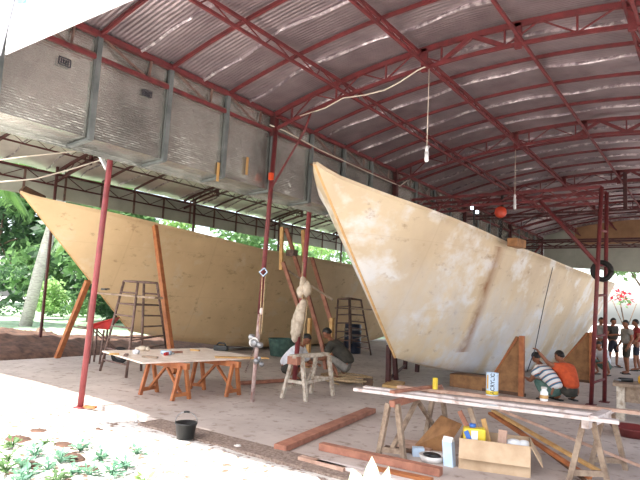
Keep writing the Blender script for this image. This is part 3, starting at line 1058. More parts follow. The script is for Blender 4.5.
# ================================================================== GANTRIES
def gantry(y, xl, xr, z1, label):
    t = thing('gantry', ((xl + xr) / 2, y, 0), label, 'gantry', 'red steel gantries')
    for yy in (y, y + 0.62):
        pst = part('post', MB().tube([(xr - (.2 if yy == y else .06), yy, 0), (xr, yy, z1)], 0.04, 12), RED if y < 15 else DKRED, t)
        part('base_plate', MB().box((xr - (.2 if yy == y else .06), yy, 0.008), (.18, .18, .016)), RED if y < 15 else DKRED, pst)
        part('top_chord', MB().beam((xl, yy, z1), (xr, yy, z1), 0.055, 0.06), RED if y < 15 else DKRED, t)
        part('bottom_chord', MB().beam((xl, yy, z1 - 0.22), (xr, yy, z1 - 0.22), 0.05, 0.05), RED if y < 15 else DKRED, t)
        n = 12
        for k in range(n):
            xa, xb = xl + (xr - xl) * k / n, xl + (xr - xl) * (k + 1) / n
            za, zb = (z1, z1 - 0.22) if k % 2 else (z1 - 0.22, z1)
            part('web', MB().beam((xa, yy, za), (xb, yy, zb), 0.025, 0.025), RED if y < 15 else DKRED, t)
    part('diagonal_brace', MB().tube([(xr - 0.08, y, 2.72), (xr - 1.18, y, z1 - 0.2)], 0.04, 10), RED, t)
    part('diagonal_brace', MB().tube([(xl + 0.3, y, z1 - 0.75), (xl + 0.75, y, z1 - 0.2)], 0.035, 10), RED, t)
    for z in (0.42, 1.3, 2.1, 2.7, 3.4):
        part('rung', MB().tube([(xr - 0.2 + 0.2 * z / z1, y, z), (xr - 0.06 + 0.06 * z / z1, y + 0.62, z + 0.04)], 0.025, 8), RED if y < 15 else DKRED, t)
    return t


gantry(12.1, -6.0, -1.86, 4.26, 'red steel gantry with twin ladder posts standing beside the right hull')
gantry(21.08, -6.0, 1.2, 4.3, 'dark red gantry farther back, below the tan gable board')
# chain fall hanging on the gantry
c = V((-3.92, 12.4, 4.0))
hs = thing('chain_hoist', (c.x, c.y, 3.4), 'orange chain hoist hanging from the red gantry beam', 'hoist')
part('hook_strap', MB().beam((c.x, c.y, 4.34), (c.x, c.y, 4.0), 0.06, 0.04, (0, 1, 0)), RUBBER, hs)
part('body', MB().lathe((c.x - 0.02, c.y - 0.06, 3.88), [(0, 0), (.12, 0), (.13, .03), (.13, .1), (.12, .13), (0, .13)], 20, (0.4, -1, 0)), mat('hoist_orange', srgb(214, 76, 48), None, 5, 0.45), hs, 'orange drum body')
part('load_chain', chain(MB(), (c.x, c.y, 3.78), (c.x - 0.05, c.y, 3.15), 16, 0.03, 0.012), RUBBER, hs)
c2 = V((-4.35, 12.4, 3.9))
hs2 = thing('work_lamp', (-4.4, 12.1, 3.9), 'pair of small bright lamps clamped under the gantry, left of the orange hoist', 'lamp')
LAMPW = bpy.data.materials.new('lamp_glow')
LAMPW.use_nodes = True
LAMPW.node_tree.nodes['Principled BSDF'].inputs['Emission Color'].default_value = (0.75, 0.85, 1, 1)
LAMPW.node_tree.nodes['Principled BSDF'].inputs['Emission Strength'].default_value = 6
for q in ((472, 208), (477, 212)):
    part('bulb', MB().ell(at(*q, Y=12.0), (.035, .035, .04)), LAMPW, hs2)
pa = at(474, 205, Y=12.1)
part('bracket', MB().tube([V((pa.x, 12.1, 4.04)), at(474, 208, Y=12.08), at(474, 226, Y=12.1)], 0.02, 8), RUBBER, hs2)
# dark coil hung on the tower
c = at(602, 271, Y=12.4)
cl = MB()
for k in range(3):
    cl.tube([c + V((0.17 * math.cos(a) * (1 - .08 * k), -0.02 + 0.06 * k, 0.17 * math.sin(a))) for a in [i * math.pi / 10 for i in range(21)]], 0.05, 8)
solo('hose_coil', cl, RUBBER, 'dark coil hung between the twin gantry posts at mid height', 'coil')

# dark red stand under the right bow
st = thing('steel_stand', (-6.1, 12.2, 0), 'dark red steel stand with four legs under the right bow', 'stand')
Lg = [gr(388, 384), gr(396, 380), gr(417, 372), gr(405, 369)]
Tg = [V((p.x + 0.02, p.y, 0.62)) for p in Lg]
Tg[0] = at(389, 345, Y=Lg[0].y)
Tg[1] = at(394, 350, Y=Lg[1].y)
for p, q in zip(Lg, Tg):
    part('leg', MB().beam(p, q, 0.09, 0.09, (0, 1, 0)), DKRED, st)
part('crossbar', MB().beam(Tg[1] - V((0, 0, 0.15)), Tg[2], 0.06, 0.06), DKRED, st)
part('crossbar', MB().beam(Tg[2], Tg[3], 0.06, 0.06), DKRED, st)
part('crossbar', MB().beam(Lg[0] + V((0, 0, 0.1)), Lg[3] + V((0, 0, 0.1)), 0.05, 0.05), DKRED, st)


# ================================================================== HANGING LAMPS AND CABLES
def tube_lamp(top, z0, z1, label):
    t = thing('hanging_lamp', (top.x, top.y, z0), label, 'lamp', None)
    cd = part('cord', MB().tube([top, V((top.x, top.y, z1 + 0.02))], 0.007, 6), CABLE, t)
    part('socket', MB().lathe((top.x, top.y, z1 - 0.05), [(0, 0), (.022, 0), (.026, .05), (.015, .09), (0, .09)], 14), WHITEPL, cd)
    part('bulb', MB().lathe((top.x, top.y, z0), [(0, 0), (.02, .004), (.03, .02), (.03, z1 - z0 - 0.05), (0, z1 - z0 - 0.05)], 14), WHITEPL, t)


tube_lamp(V((-3.40, 7.28, 5.2)), 3.8, 4.0, 'white tube bulb hanging on a long cord in the middle of the vault')
tube_lamp(V((-3.49, 11.88, 5.15)), 3.86, 4.14, 'white tube bulb hanging above the gantry, farther back')
w = [at(427, 66, Y=7.22), at(418, 70, Y=7.22), at(400, 82, Y=7.22), at(385, 90, Y=7.22), at(365, 95, Y=7.22), at(343, 98, Y=7.22), at(325, 108, Y=7.22), at(300, 116, Y=7.22)]
solo('power_cable', MB().tube(w, 0.011, 6), CABLE, 'pale cable looping along the nearest red truss to the hanging bulb', 'cable')
w2 = [at(270, 125, X=XM + 0.1), at(285, 131, X=XM + 0.12), at(320, 150, X=XM + 0.1), at(370, 173, X=XM + 0.1), at(400, 186, X=XM + 0.1), at(408, 180, X=XM + 0.1)]
solo('power_cable', MB().tube(w2, 0.012, 6), CABLE, 'pale cable strung along the foil curtain behind the right bow', 'cable')
w3 = sag((-9.5, 3.2, 2.9), (-7.2, 4.9, 3.85), 0.12)
w3 = [at(-40, 186, X=-7.9), at(0, 182, X=-7.9), at(35, 179, X=-7.9), at(65, 171, X=-7.9), at(98, 161, X=-7.9), at(112, 153, X=-7.9)]
solo('power_cable', MB().tube(w3, 0.011, 6), CABLE, 'lower pale cable sagging across the left bay roof to the red pole', 'cable')
w4 = [at(-30, 163, X=-7.2), at(0, 160, X=-7.2), at(30, 156, X=-7.2), at(60, 153, X=-7.2), at(110, 147, X=-7.2)]
solo('power_cable', MB().tube(w4, 0.009, 6), CABLE, 'upper pale cable crossing under the foil curtain at far left', 'cable')
tl = thing('tube_light', at(103, 162, Y=5.0), 'white fluorescent tube fixed slantwise beside the red pole top', 'lamp')
a, b = at(99, 153, Y=4.97), at(107, 169, Y=4.97)
part('fixture', MB().beam(a, b, 0.05, 0.05, (0, 1, 0)), WHITEPL, tl)
part('tube', MB().tube([a + V((0.02, -0.04, 0)), b + V((0.02, -0.04, 0))], 0.016, 10), WHITEPL, tl)
part('bracket_arm', MB().beam(a, V((a.x - 0.05, a.y + 0.1, 5.05)), 0.03, 0.03), STEEL, tl)
part('bracket_arm', MB().beam(b, b0.lerp(b0, 0) * 0 + at(110, 168, Y=4.95), 0.03, 0.03), STEEL, tl)
# chalk line held by the man in orange
hand = at(535, 349, Y=11.8)
line = MB().tube([at(554, 262, X=-3.36), at(545, 300, X=-3.42), hand, at(527, 372, Y=11.75)], 0.01, 6)
solo('marking_cord', line, DKCABLE, 'dark cord stretched down the right hull to the raised hand', 'cord')


# ================================================================== SAWHORSES, TABLES
def a_frame(mb_parent, foot1, foot2, top, mm, w=0.055):
    part('leg', MB().beam(foot1, top + (V(foot1) - V(foot2)).normalized() * 0.05, w, w, (0, 1, 0)), mm, mb_parent)
    part('leg', MB().beam(foot2, top - (V(foot1) - V(foot2)).normalized() * 0.05, w, w, (0, 1, 0)), mm, mb_parent)
    f1, f2 = V(foot1).lerp(top, 0.16), V(foot2).lerp(top, 0.16)
    part('spreader', MB().beam(f1, f2, 0.03, 0.06), mm, mb_parent)


def sawhorse(f, ztop, mm, label, grp=None, diag=True, mh=None):
    """f: four feet, f[0], f[1] one end, f[2], f[3] the other"""
    f = [V(p) for p in f]
    for p in f:
        p.z = 0
    c = sum(f, V((0, 0, 0))) / 4
    t = thing('sawhorse', (c.x, c.y, 0), label, 'sawhorse', grp)
    A, B = (f[0] + f[1]) / 2, (f[2] + f[3]) / 2
    A, B = V((A.x, A.y, ztop - 0.05)), V((B.x, B.y, ztop - 0.05))
    d = (B - A).normalized()
    a_frame(t, f[0], f[1], A, mm)
    a_frame(t, f[2], f[3], B, mm)
    part('head_beam', MB().beam(A - d * (0.12 if mh is not TIMBER else .03), B + d * 0.12, 0.07, 0.1 if mh is not TIMBER else .07), mh or mm, t)
    if diag:
        m_ = (A + B) / 2 - V((0, 0, 0.04))
        for foot, en in ((f[0], f[1]), (f[2], f[3])):
            lo = ((foot + en) / 2).lerp(A if foot is f[0] else B, 0.16)
            part('diagonal_strut', MB().beam(lo, m_, 0.05, 0.035), mm, t)
    return t


ZTB = 0.60
f1 = [gr(140, 395), gr(157, 392), gr(172, 401), gr(189, 399)]
f2 = [gr(190, 389), gr(204, 390), gr(226, 397), gr(239, 395)]
sawhorse(f1, ZTB, TIMBER2, 'orange brown sawhorse under the near left end of the plywood table')
sawhorse(f2, ZTB, TIMBER2, 'orange brown sawhorse under the right end of the plywood table')
quad = [at(100, 354, Z=ZTB), at(146, 364, Z=ZTB), at(267, 359, Z=ZTB), at(205, 350, Z=ZTB)]
# keep it a rectangular sheet
A0 = quad[0]
ex = (at(222, 351, Z=ZTB) - A0)
solo('plywood_sheet', MB().prism([V((p.x, p.y, ZTB)) for p in (at(102, 352, Z=ZTB), at(142, 364, Z=ZTB), at(262, 359, Z=ZTB), at(205, 349, Z=ZTB))], (0, 0, 0.025)), PLY,
     'pale plywood sheet lying on two orange brown sawhorses as a work table', 'table top')
ztt = ZTB + 0.025
solo('long_board', MB().beam(at(215, 357, Z=ztt + 0.012), at(268, 358, Z=ztt + 0.012), 0.16, 0.022), LIGHTWOOD, 'pale board overhanging the right end of the plywood table', 'board')
c = at(142, 351, Z=ztt)
solo('glove', MB().ell(c + V((0, 0, .05)), (.1, .07, .05)).ell(c + V((.09, .05, .045)), (.06, .05, .045)).ell(c + V((-.1, -.03, .035)), (.06, .04, .035)), CLOTH, 'crumpled pale cloth heap on the plywood table', 'cloth')
c = at(136, 354, Z=ztt)
solo('rag', MB().ell(c + V((0, 0, .04)), (.08, .06, .04)).ell(c + V((.06, -.05, .03)), (.05, .05, .03)), WHITECL, 'small whitish rag on the near corner of the plywood table', 'cloth')
c = at(166, 355, Z=ztt)
dtl = thing('power_drill', c, 'small blue and red power tool lying on the plywood table', 'tool')
part('body', MB().tube([c + V((-.12, 0, .04)), c + V((.08, .04, .04))], .035, 12), PALEBLUE, dtl)
part('handle', MB().beam(c + V((.04, .03, .035)), c + V((.08, -.1, .025)), .04, .05), REDB, dtl)
part('chuck', MB().tube([c + V((.08, .04, .04)), c + V((.15, .055, .04))], .016, 10), STEEL, dtl)
for i, (q, mm, lab) in enumerate((((150, 358), OLDWOOD, 'grey wood offcut lying left of the power tool'), ((176, 353), TIMBER, 'reddish wood offcut behind the power tool'),
                                  ((126, 356), DKSTEEL, 'dark file lying at the left corner of the plywood table'), ((195, 351), LIGHTWOOD, 'pale wood offcut on the far right of the plywood table'),
                                  ((114, 355), LIGHTWOOD, 'pale wood offcut nearest the left tip of the plywood table'))):
    c = at(*q, Z=ztt)
    solo('wood_offcut' if mm is not DKSTEEL else 'file', MB().box(c + V((0, 0, .018)), (.28 - .03 * i, .06, .03), 0.4 + i), mm, lab, 'offcut' if mm is not DKSTEEL else 'tool')
c = at(221, 351, Z=ztt)
pl = thing('power_planer', c, 'dark power tool at the far right of the plywood table', 'tool')
part('body', MB().box(c + V((0, 0, .06)), (.3, .12, .1), .3), BLACK, pl, bevel=.02)
part('handle', MB().tube([c + V((-.1, -.03, .11)), c + V((-.05, -.02, .16)), c + V((.06, .02, .16)), c + V((.1, .03, .11))], .018), BLACK, pl)

# paint-spattered trestle
f3 = [gr(283, 399), gr(306, 402), gr(313, 392), gr(333, 396)]
f3 = [gr(282, 398), gr(306, 402), gr(311, 393), gr(333, 396)]
t = thing('trestle', sum(f3, V((0, 0, 0))) / 4, 'paint spattered wooden trestle with crossed rails, two men crouching behind it', 'trestle')
tp = [at(293, 358, Y=f3[0].y + .12), at(302, 358, Y=f3[1].y + .12), at(316, 354, Y=f3[2].y), at(329, 355, Y=f3[3].y)]
zt_ = sum(p.z for p in tp) / 4
for f_, q in zip(f3, tp):
    q.z = zt_
    part('leg', MB().beam(f_, q, .06, .06, (0, 1, 0)), WASHWOOD, t)
part('head_beam', MB().beam((tp[0] + tp[1]) / 2 + V((0, -.15, .02)), (tp[2] + tp[3]) / 2 + V((0, .12, .02)), .16, .06), WASHWOOD, t)
for i, j, h0, h1 in ((0, 1, .42, .42), (2, 3, .42, .42), (0, 2, .25, .3), (1, 3, .42, .46), (1, 2, .3, .8)):
    part('rail', MB().beam(f3[i].lerp(tp[i], h0), f3[j].lerp(tp[j], h1), .03, .055), WASHWOOD, t)
part('end_block', MB().box((tp[0] + tp[1]) / 2 + V((0, -.1, -.05)), (.22, .1, .14)), TIMBER, t, 'reddish end block')

# front long table
ZF = 0.665
fl = [gr(377, 458), gr(405, 461), gr(392, 436), gr(440, 421)]
fl = [gr(378, 458), gr(404, 461), gr(394, 437), gr(437, 424)]
fa = [gr(378, 458), gr(404, 461)]
dL = (at(440, 386, Z=ZF) - at(396, 398, Z=ZF))
dL.z = 0
sh1 = sawhorse([fa[0], fa[1], fa[0] + dL, fa[1] + dL], ZF, OLDWOOD, 'weathered sawhorse under the left end of the white planks', None, True, TIMBER)
fb = [gr(569, 482), gr(608, 484)]
dR = V((0.1, 1.0, 0)).normalized()
sh2 = sawhorse([fb[0], fb[1], fb[0] + dR * .75, fb[1] + dR * .75], ZF, OLDWOOD, 'weathered sawhorse under the right end of the white planks, near the bottom right', None, False, WHITEWOOD)
zp = ZF + 0.02
solo('painted_plank', MB().beam(at(355, 389, Z=zp), at(619, 422, Z=zp), 0.11, 0.035), WHITEWOOD, 'long white painted plank, front one on the weathered sawhorses', 'plank')
solo('painted_plank', MB().beam(at(364, 387, Z=zp), at(601, 415, Z=zp), 0.09, 0.03), WHITEWOOD, 'long white painted plank, just behind the front one on the weathered sawhorses', 'plank')
bpA, bpB = at(398, 386.5, Z=zp), at(655, 414.5, Z=zp)
solo('raw_plank', MB().beam(bpA, bpB, 0.09, 0.035), PINKWOOD, 'long raw pinkish plank behind the white planks, tins standing on it', 'plank')
solo('short_board', MB().beam(at(593, 417, Z=zp + .03), at(607, 410.5, Z=zp + .03), 0.09, 0.02), WHITEWOOD, 'short white board lying across the planks at the right sawhorse', 'board')
solo('short_board', MB().beam(at(392, 392, Z=zp + .035), at(440, 385.5, Z=zp + .035), 0.07, 0.03), TIMBER, 'short reddish board laid across the planks at the left sawhorse', 'board')
solo('paper_sheet', MB().box(at(490, 405, Z=zp + .022), (.16, .12, .004), .5), WHITEPL, 'small white paper lying on the white planks above the carton', 'paper')


def on_plank(px):
    f = (px - 398) / (655 - 398)
    best = min((abs(0), 0),)
    # intersect the plank's centre line with the sight line column
    lo, hi = 0, 1
    for _ in range(40):
        mid_ = (lo + hi) / 2
        p = bpA.lerp(bpB, mid_)
        d = p - EYE
        x = 320 + F * d.dot(r2) / d.dot(fw)
        if x < px:
            lo = mid_
        else:
            hi = mid_
    return bpA.lerp(bpB, lo) + V((0, 0, 0.0175))


def tin(c, r, h, m1, m2, label, txt=None, name='tin'):
    t = thing(name, c, label, 'tin')
    tb = part('body', MB().lathe(c, [(0, 0), (r, 0), (r * 1.03, .006), (r, .012), (r, h - .012), (r * 1.03, h - .006), (r, h), (r * .93, h), (r * .93, h - .008), (0, h - .008)], 24), m1, t)
    if m2:
        part('label_band', MB().lathe(c, [(r * 1.005, .014), (r * 1.015, .014), (r * 1.015, h * .22), (r * 1.005, h * .22)], 24), m2, t)
    if txt:
        cu = bpy.data.curves.new('tin_text', 'FONT')
        cu.body = txt
        cu.size = 0.062
        cu.extrude = 0.0008
        cu.align_x = 'CENTER'
        cu.align_y = 'CENTER'
        cu.offset = 0.0015
        o = bpy.data.objects.new('tmp', cu)
        COL.objects.link(o)
        dg = bpy.context.evaluated_depsgraph_get()
        me = bpy.data.meshes.new_from_object(o.evaluated_get(dg))
        bpy.data.objects.remove(o)
        toc = (EYE - c)
        a0 = math.atan2(toc.y, toc.x) + 0.08
        for v in me.vertices:
            u, w_ = v.co.x, v.co.y          # text runs upward: x -> z, y -> around
            sc = min(1.0, h * .74 / max(.001, tw)) if (tw := max(abs(q.co.x) for q in me.vertices) * 2) > h * .74 else 1.0
            a = a0 - (w_ / r)
            rr = r * 1.02 + v.co.z
            v.co = (0, 0, 0) if False else V((rr * math.cos(a), rr * math.sin(a), h * .53 + u))
        for q in me.vertices:
            pass
        me.name = 'lettering'
        part('lettering', me, INK, tb, 'dark lettering running up the tin')
        # yellow side panel left of the lettering
        aL = a0 - 0.75
        pts = []
        mbp = MB()
        k = 6
        va = []
        for i in range(k + 1):
            a = aL + (-0.32) * i / k
            va += [V((c.x + r * 1.012 * math.cos(a), c.y + r * 1.012 * math.sin(a), c.z + h * .3)), V((c.x + r * 1.012 * math.cos(a), c.y + r * 1.012 * math.sin(a), c.z + h * .9))]
        mbp.add(va, [(2 * i, 2 * i + 2, 2 * i + 3, 2 * i + 1) for i in range(k)], True)
        part('colour_panel', mbp, YELLOW2, tb)
    return t


c = on_plank(492)
tin(c, .072, .27, PALEBLUE, YELLOW, 'tall white tin with dark vertical lettering standing on the raw plank', 'ACRYLIC')
c = on_plank(435)
tin(c, .033, .14, YELLOW, None, 'small yellow tin standing on the raw plank, left of the tall tin')
c = on_plank(544)
j = thing('glass_jar', c, 'small white jar with yellow label on the raw plank below the striped shirt', 'jar')
part('body', MB().lathe(c, [(0, 0), (.04, 0), (.045, .01), (.045, .1), (.03, .12), (.03, .14), (0, .14)], 20), WHITEPL, j)
part('label_band', MB().lathe(c, [(.046, .03), (.0475, .03), (.0475, .07), (.046, .07)], 20), LIGHTWOOD, j)
part('lid', MB().lathe(c, [(0, .14), (.034, .14), (.034, .16), (0, .16)], 20), WHITE, j)

# carton with scraps
c0, c1 = gr(459, 468), gr(530, 478)
ez = (c1 - c0)
ez.z = 0
ey = V((-ez.y, ez.x, 0)).normalized() * 0.48
hB = 0.32
t = thing('cardboard_box', c0 + ez / 2 + ey / 2, 'open cardboard carton full of wood scraps under the white planks', 'box')
for nm, a, b in (('front_panel', c0, c1), ('back_panel', c0 + ey, c1 + ey), ('side_panel', c0, c0 + ey), ('side_panel', c1, c1 + ey)):
    part(nm, MB().beam(a + V((0, 0, hB / 2)), b + V((0, 0, hB / 2)), 0.012, hB), CARD, t)
part('bottom_panel', MB().hexa([c0, c1, c1 + ey, c0 + ey] + [p + V((0, 0, .012)) for p in (c0, c1, c1 + ey, c0 + ey)]), CARD, t)
n_ = -ey.normalized()
ztop_ = V((0, 0, hB))
part('flap', MB().hexa([c0 + ztop_, c1 + ztop_, c1 + ztop_ + n_ * .07 - V((0, 0, .2)), c0 + ztop_ + n_ * .07 - V((0, 0, .2)), c0 + ztop_ + n_ * .008, c1 + ztop_ + n_ * .008, c1 + ztop_ + n_ * .085 - V((0, 0, .195)), c0 + ztop_ + n_ * .085 - V((0, 0, .195))]), CARD, t)
sx = ez.normalized()
part('flap', MB().hexa([c1 + ztop_, c1 + ey + ztop_, c1 + ey + ztop_ + sx * .12 - V((0, 0, .2)), c1 + ztop_ + sx * .12 - V((0, 0, .2)), c1 + ztop_ + sx * .01, c1 + ey + ztop_ + sx * .01, c1 + ey + ztop_ + sx * .13 - V((0, 0, .2)), c1 + ztop_ + sx * .13 - V((0, 0, .2))]), CARD, t)
bc = lambda u, v, z: c0 + ez * u + ey * v + V((0, 0, z))
a = bc(.2, .3, .02)
jc = thing('jerrycan', a, 'yellow plastic container with blue and white label standing in the carton', 'container')
part('body', MB().box(a + V((0, 0, .2)), (.24, .14, .4), .45), YELLOW, jc, bevel=.02)
jl = part('label', MB().box(a + V((.03, -.075, .3)), (.07, .02, .16), .45), WHITEPL, jc, 'white label')
part('stripe', MB().beam(a + V((-.06, -.1, .37)), a + V((.0, -.085, .24)), .03, .05), BLUE, jl, 'blue stripe')
part('cap', MB().lathe(a + V((-.02, 0, .4)), [(0, 0), (.035, 0), (.035, .04), (0, .04)], 16), BLUE, jc)
for i, (u, v, du, top, mm, lab) in enumerate(((.42, .3, -.3, .62, OLDWOOD, 'grey wood strip sticking highest out of the carton'),
                                              (.5, .5, -.18, .5, LIGHTWOOD, 'pale wood strip sticking out of the carton beside the yellow container'),
                                              (.58, .3, .04, .42, PINKWOOD, 'broad pinkish wood scrap standing in the middle of the carton'),
                                              (.35, .6, -.4, .55, TIMBER, 'reddish wood strip behind the yellow container in the carton'))):
    solo('wood_scrap', MB().beam(bc(u, v, .03), bc(u + du, v + .1, top), .09 if i == 2 else .05, .03, (0, 1, 0)), mm, lab, 'wood scrap')
c = bc(.78, .5, .25)
solo('plastic_bag', MB().ell(c, (.12, .09, .08)).ell(c + V((.1, .03, .01)), (.08, .08, .07)), WHITEPL, 'crumpled whitish plastic bag in the right of the carton', 'bag')
# milk carton
c = gr(450, 466)
ct = thing('drink_carton', c, 'tall pale blue carton leaning beside the cardboard box', 'carton')
part('body', MB().hexa([c + V(p) for p in ((-.06, -.04, 0), (.05, -.04, 0), (.05, .05, 0), (-.06, .05, 0), (-.1, -.0, .25), (.01, -.0, .25), (.01, .09, .25), (-.1, .09, .25))]), PALEBLUE, ct)
part('gable_top', MB().prism([c + V((-.1, .0, .25)), c + V((-.1, .09, .25)), c + V((-.1, .045, .3))], (.11, 0, 0)), WHITEPL, ct)
c = gr(418, 456)
solo('paint_packet', MB().box(c + V((0, 0, .05)), (.13, .09, .1), .6), PALEBLUE, 'small blue and white packet on the floor left of the pale carton', 'packet')
c = gr(432, 461)
sp_ = thing('open_tin', c, 'low whitish dish with dark clutter on the floor by the pale carton', 'dish')
part('dish', MB().lathe(c, [(0, 0), (.12, 0), (.15, .07), (.14, .07), (.11, .012), (0, .012)], 20), WHITE, sp_)
part('clutter', MB().ell(c + V((.0, .02, .06)), (.1, .06, .03)).ell(c + V((-.05, -.03, .07)), (.05, .03, .02)), BLACK, sp_)
# plywood scrap box
A_, B_ = gr(404, 455), gr(448, 452)
pb_ = thing('plywood_scrap', (A_ + B_) / 2, 'brown scrap plywood panels leaning together left of the cardboard box', 'board')
part('leaning_panel', MB().hexa([gr(413, 447), gr(445, 452), gr(446, 451), gr(414, 446), at(441, 416, Y=6.75), at(462, 425, Y=6.6), at(462, 424, Y=6.62), at(441, 415, Y=6.77)]), BRKPLY, pb_)
part('flat_panel', MB().hexa([gr(392, 448), gr(430, 452), gr(437, 444), gr(405, 441)] + [p + V((0, 0, .02)) for p in (gr(392, 448), gr(430, 452), gr(437, 444), gr(405, 441))]), PINKWOOD, pb_)
# long strips
for i, (q0, z0, q1, z1_, mm, lab) in enumerate((((493, 411), .42, (604, 474), .05, LIGHTWOOD, 'pale long wood strip slanting down behind the carton, uppermost'),
                                                ((490, 413), .4, (590, 478), .02, TIMBER2, 'orange brown long strip slanting down behind the carton'),
                                                ((500, 410), .5, (640, 466), .06, PINKWOOD, 'thin pinkish strip slanting toward the right edge behind the carton'),
                                                ((497, 414), .36, (585, 480), .0, DKWOOD, 'dark long strip slanting down behind the carton, lowest'))):
    solo('wood_strip', MB().beam(at(*q0, Z=z0), at(*q1, Z=z1_ + .03), .06 if i < 2 else .03, .03), mm, lab, 'wood strip')

# timbers on the floor
zt2 = .07
solo('timber', MB().beam(gr(280, 448, .04), gr(371, 410, .04), .17, .07), TIMBER, 'thick reddish timber lying across the floor in front of the trestle', 'timber', bevel=.006)
for q0, q1, w_, h_, mm, lab in (((321, 446), (441, 472), .1, .08, TIMBER, 'long reddish timber at the slab edge, upper one of the pile'),
                                ((300, 458), (345, 470), .08, .05, PINKWOOD, 'short pale timber at the slab edge, left end of the pile'),
                                ((318, 462), (440, 490), .1, .05, WHITEWOOD, 'pale sunlit board at the slab edge, below the reddish timber'),
                                ((375, 470), (432, 482), .1, .06, TIMBER2, 'short reddish brown board at the bottom edge of the photo')):
    solo('timber', MB().beam(gr(*q0, h_ / 2 + .005), gr(*q1, h_ / 2 + .005), w_, h_), mm, lab, 'timber')
solo('wood_offcut', MB().box(gr(90, 407, .02), (.18, .08, .03), .5), TIMBER2, 'small orange wood piece on the ground beside the foreground red pole', 'offcut')
solo('timber', MB().beam(gr(240, 383, .04), gr(290, 380, .04), .1, .06), TIMBER, 'reddish board lying on the floor between slim red post and trestle', 'timber')
solo('wood_offcut', MB().box(gr(368, 383, .09), (.2, .16, .17), .5), DKWOOD, 'small dark wood block on the floor behind the white planks', 'offcut', bevel=.01)
solo('wood_offcut', MB().prism([gr(382, 387, .01), gr(400, 389, .01), gr(405, 384, .01), gr(390, 382, .01)], (0, 0, .05)), LIGHTWOOD, 'pale wood wedge on the floor left of the small yellow tin', 'offcut')
solo('timber', MB().beam(gr(385, 447, .02), gr(416, 452, .02), .07, .035), DKWOOD, 'short dark board at the foot of the left weathered sawhorse', 'timber')

# tangled branches / rope coil
mb = MB()
random.seed(11)
c = gr(346, 383)
pts = []
for i in range(90):
    a = i * .55
    r_ = .28 + .22 * math.sin(i * .37) + .1 * random.random()
    pts.append(c + V((r_ * math.cos(a) * 1.3, r_ * math.sin(a), .03 + .1 * abs(math.sin(i * .21)))))
mb.tube(pts, .017, 6)
solo('rope_coil', mb, ROPE, 'tangled tan rope lying on the floor beside the crouching man', 'rope')

# bucket
c = gr(185, 440)
c.z = 0.02
bk = thing('bucket', c, 'black plastic bucket with raised handle at the slab edge', 'bucket')
R_, Hh = .125, .19
part('body', MB().lathe(c, [(0, 0), (R_ * .8, 0), (R_, Hh - .02), (R_ * 1.07, Hh - .02), (R_ * 1.07, Hh), (R_ * .97, Hh), (R_ * .77, .01), (0, .01)], 26), BLACK, bk)
hd = [c + V((R_ * 1.05 * math.cos(a) * .8, R_ * 1.05 * math.cos(a) * .6, Hh + .13 * math.sin(a))) + V((.03, -.03, 0)) * math.sin(a) for a in [i * math.pi / 12 for i in range(13)]]
bh = part('handle', MB().tube(hd, .006, 6), STEEL, bk)
part('grip', MB().tube(hd[5:8], .012, 8), BLACK, bh)

# wheelbarrow
wc = at(101, 325, X=-12.1)
wb = thing('wheelbarrow', (wc.x, wc.y, 0), 'red wheelbarrow behind the foreground red pole, under the left bow', 'wheelbarrow')
w0 = V((wc.x, wc.y, 0))
zz = wc.z
ax1 = V((.75, .66, 0)).normalized()
ax2 = V((-.66, .75, 0))
tp_ = lambda u, v, z: w0 + ax1 * u + ax2 * v + V((0, 0, z))
zA = zz - .06
lo = [tp_(-.18, -.12, zA), tp_(.2, -.12, zA - .02), tp_(.2, .12, zA - .02), tp_(-.18, .12, zA)]
hi_ = [tp_(-.28, -.2, zA + .05), tp_(.36, -.2, zA + .26), tp_(.36, .2, zA + .26), tp_(-.28, .2, zA + .05)]
tr = MB()
tr.add(lo + hi_, [(3, 2, 1, 0), (0, 1, 5, 4), (1, 2, 6, 5), (2, 3, 7, 6), (3, 0, 4, 7)])
o = part('tray', tr, REDB, wb)
sd = o.modifiers.new('thick', 'SOLIDIFY')
sd.thickness = .02
for sg in (-1, 1):
    part('handle', MB().tube([tp_(-.6, .2 * sg, zA + .0), tp_(-.15, .15 * sg, zA - .05), tp_(.5, .07 * sg, .22)], .018, 8), DKSTEEL, wb)
    part('leg', MB().tube([tp_(.12, .15 * sg, zA - .04), tp_(.1, .2 * sg, 0)], .025, 8), DKSTEEL, wb)
    part('leg', MB().tube([tp_(-.12, .15 * sg, zA - .04), tp_(-.14, .2 * sg, 0)], .025, 8), DKSTEEL, wb)
wh = part('wheel', MB().lathe(tp_(.5, -.04, .2), [(.1, 0), (.2, 0), (.2, .08), (.1, .08), (.1, 0)], 20, ax2), RUBBER, wb)
part('hub', MB().lathe(tp_(.5, -.06, .2), [(0, 0), (.1, 0), (.1, .12), (0, .12)], 16, ax2), STEEL, wh)

# workbench at right
c = gr(632, 418)
w0 = gr(621, 420)
dwx = V((1, 0.1, 0)).normalized()
dwy = V((-.1, 1, 0)).normalized()
t = thing('work_stand', w0 + dwx * .4 + dwy * .3, 'rough wooden stand with tools on top at the right edge', 'stand')
zt3 = .56
for u, v in ((0, 0), (.85, 0), (0, .5), (.85, .5)):
    part('leg', MB().beam(w0 + dwx * u + dwy * v, w0 + dwx * u + dwy * v + V((0, 0, zt3)), .12, .1, (0, 1, 0)), WASHWOOD, t)
part('top_board', MB().hexa([w0 + dwx * u + dwy * v + V((0, 0, z)) for z in (zt3, zt3 + .05) for u, v in ((-.12, -.1), (1, -.1), (1, .6), (-.12, .6))]), OLDWOOD, t)
part('panel', MB().hexa([w0 + dwx * u + dwy * v + V((0, 0, z)) for z in (.3, zt3) for u, v in ((.06, .02), (.85, .02), (.85, .05), (.06, .05))]), OLDWOOD, t)
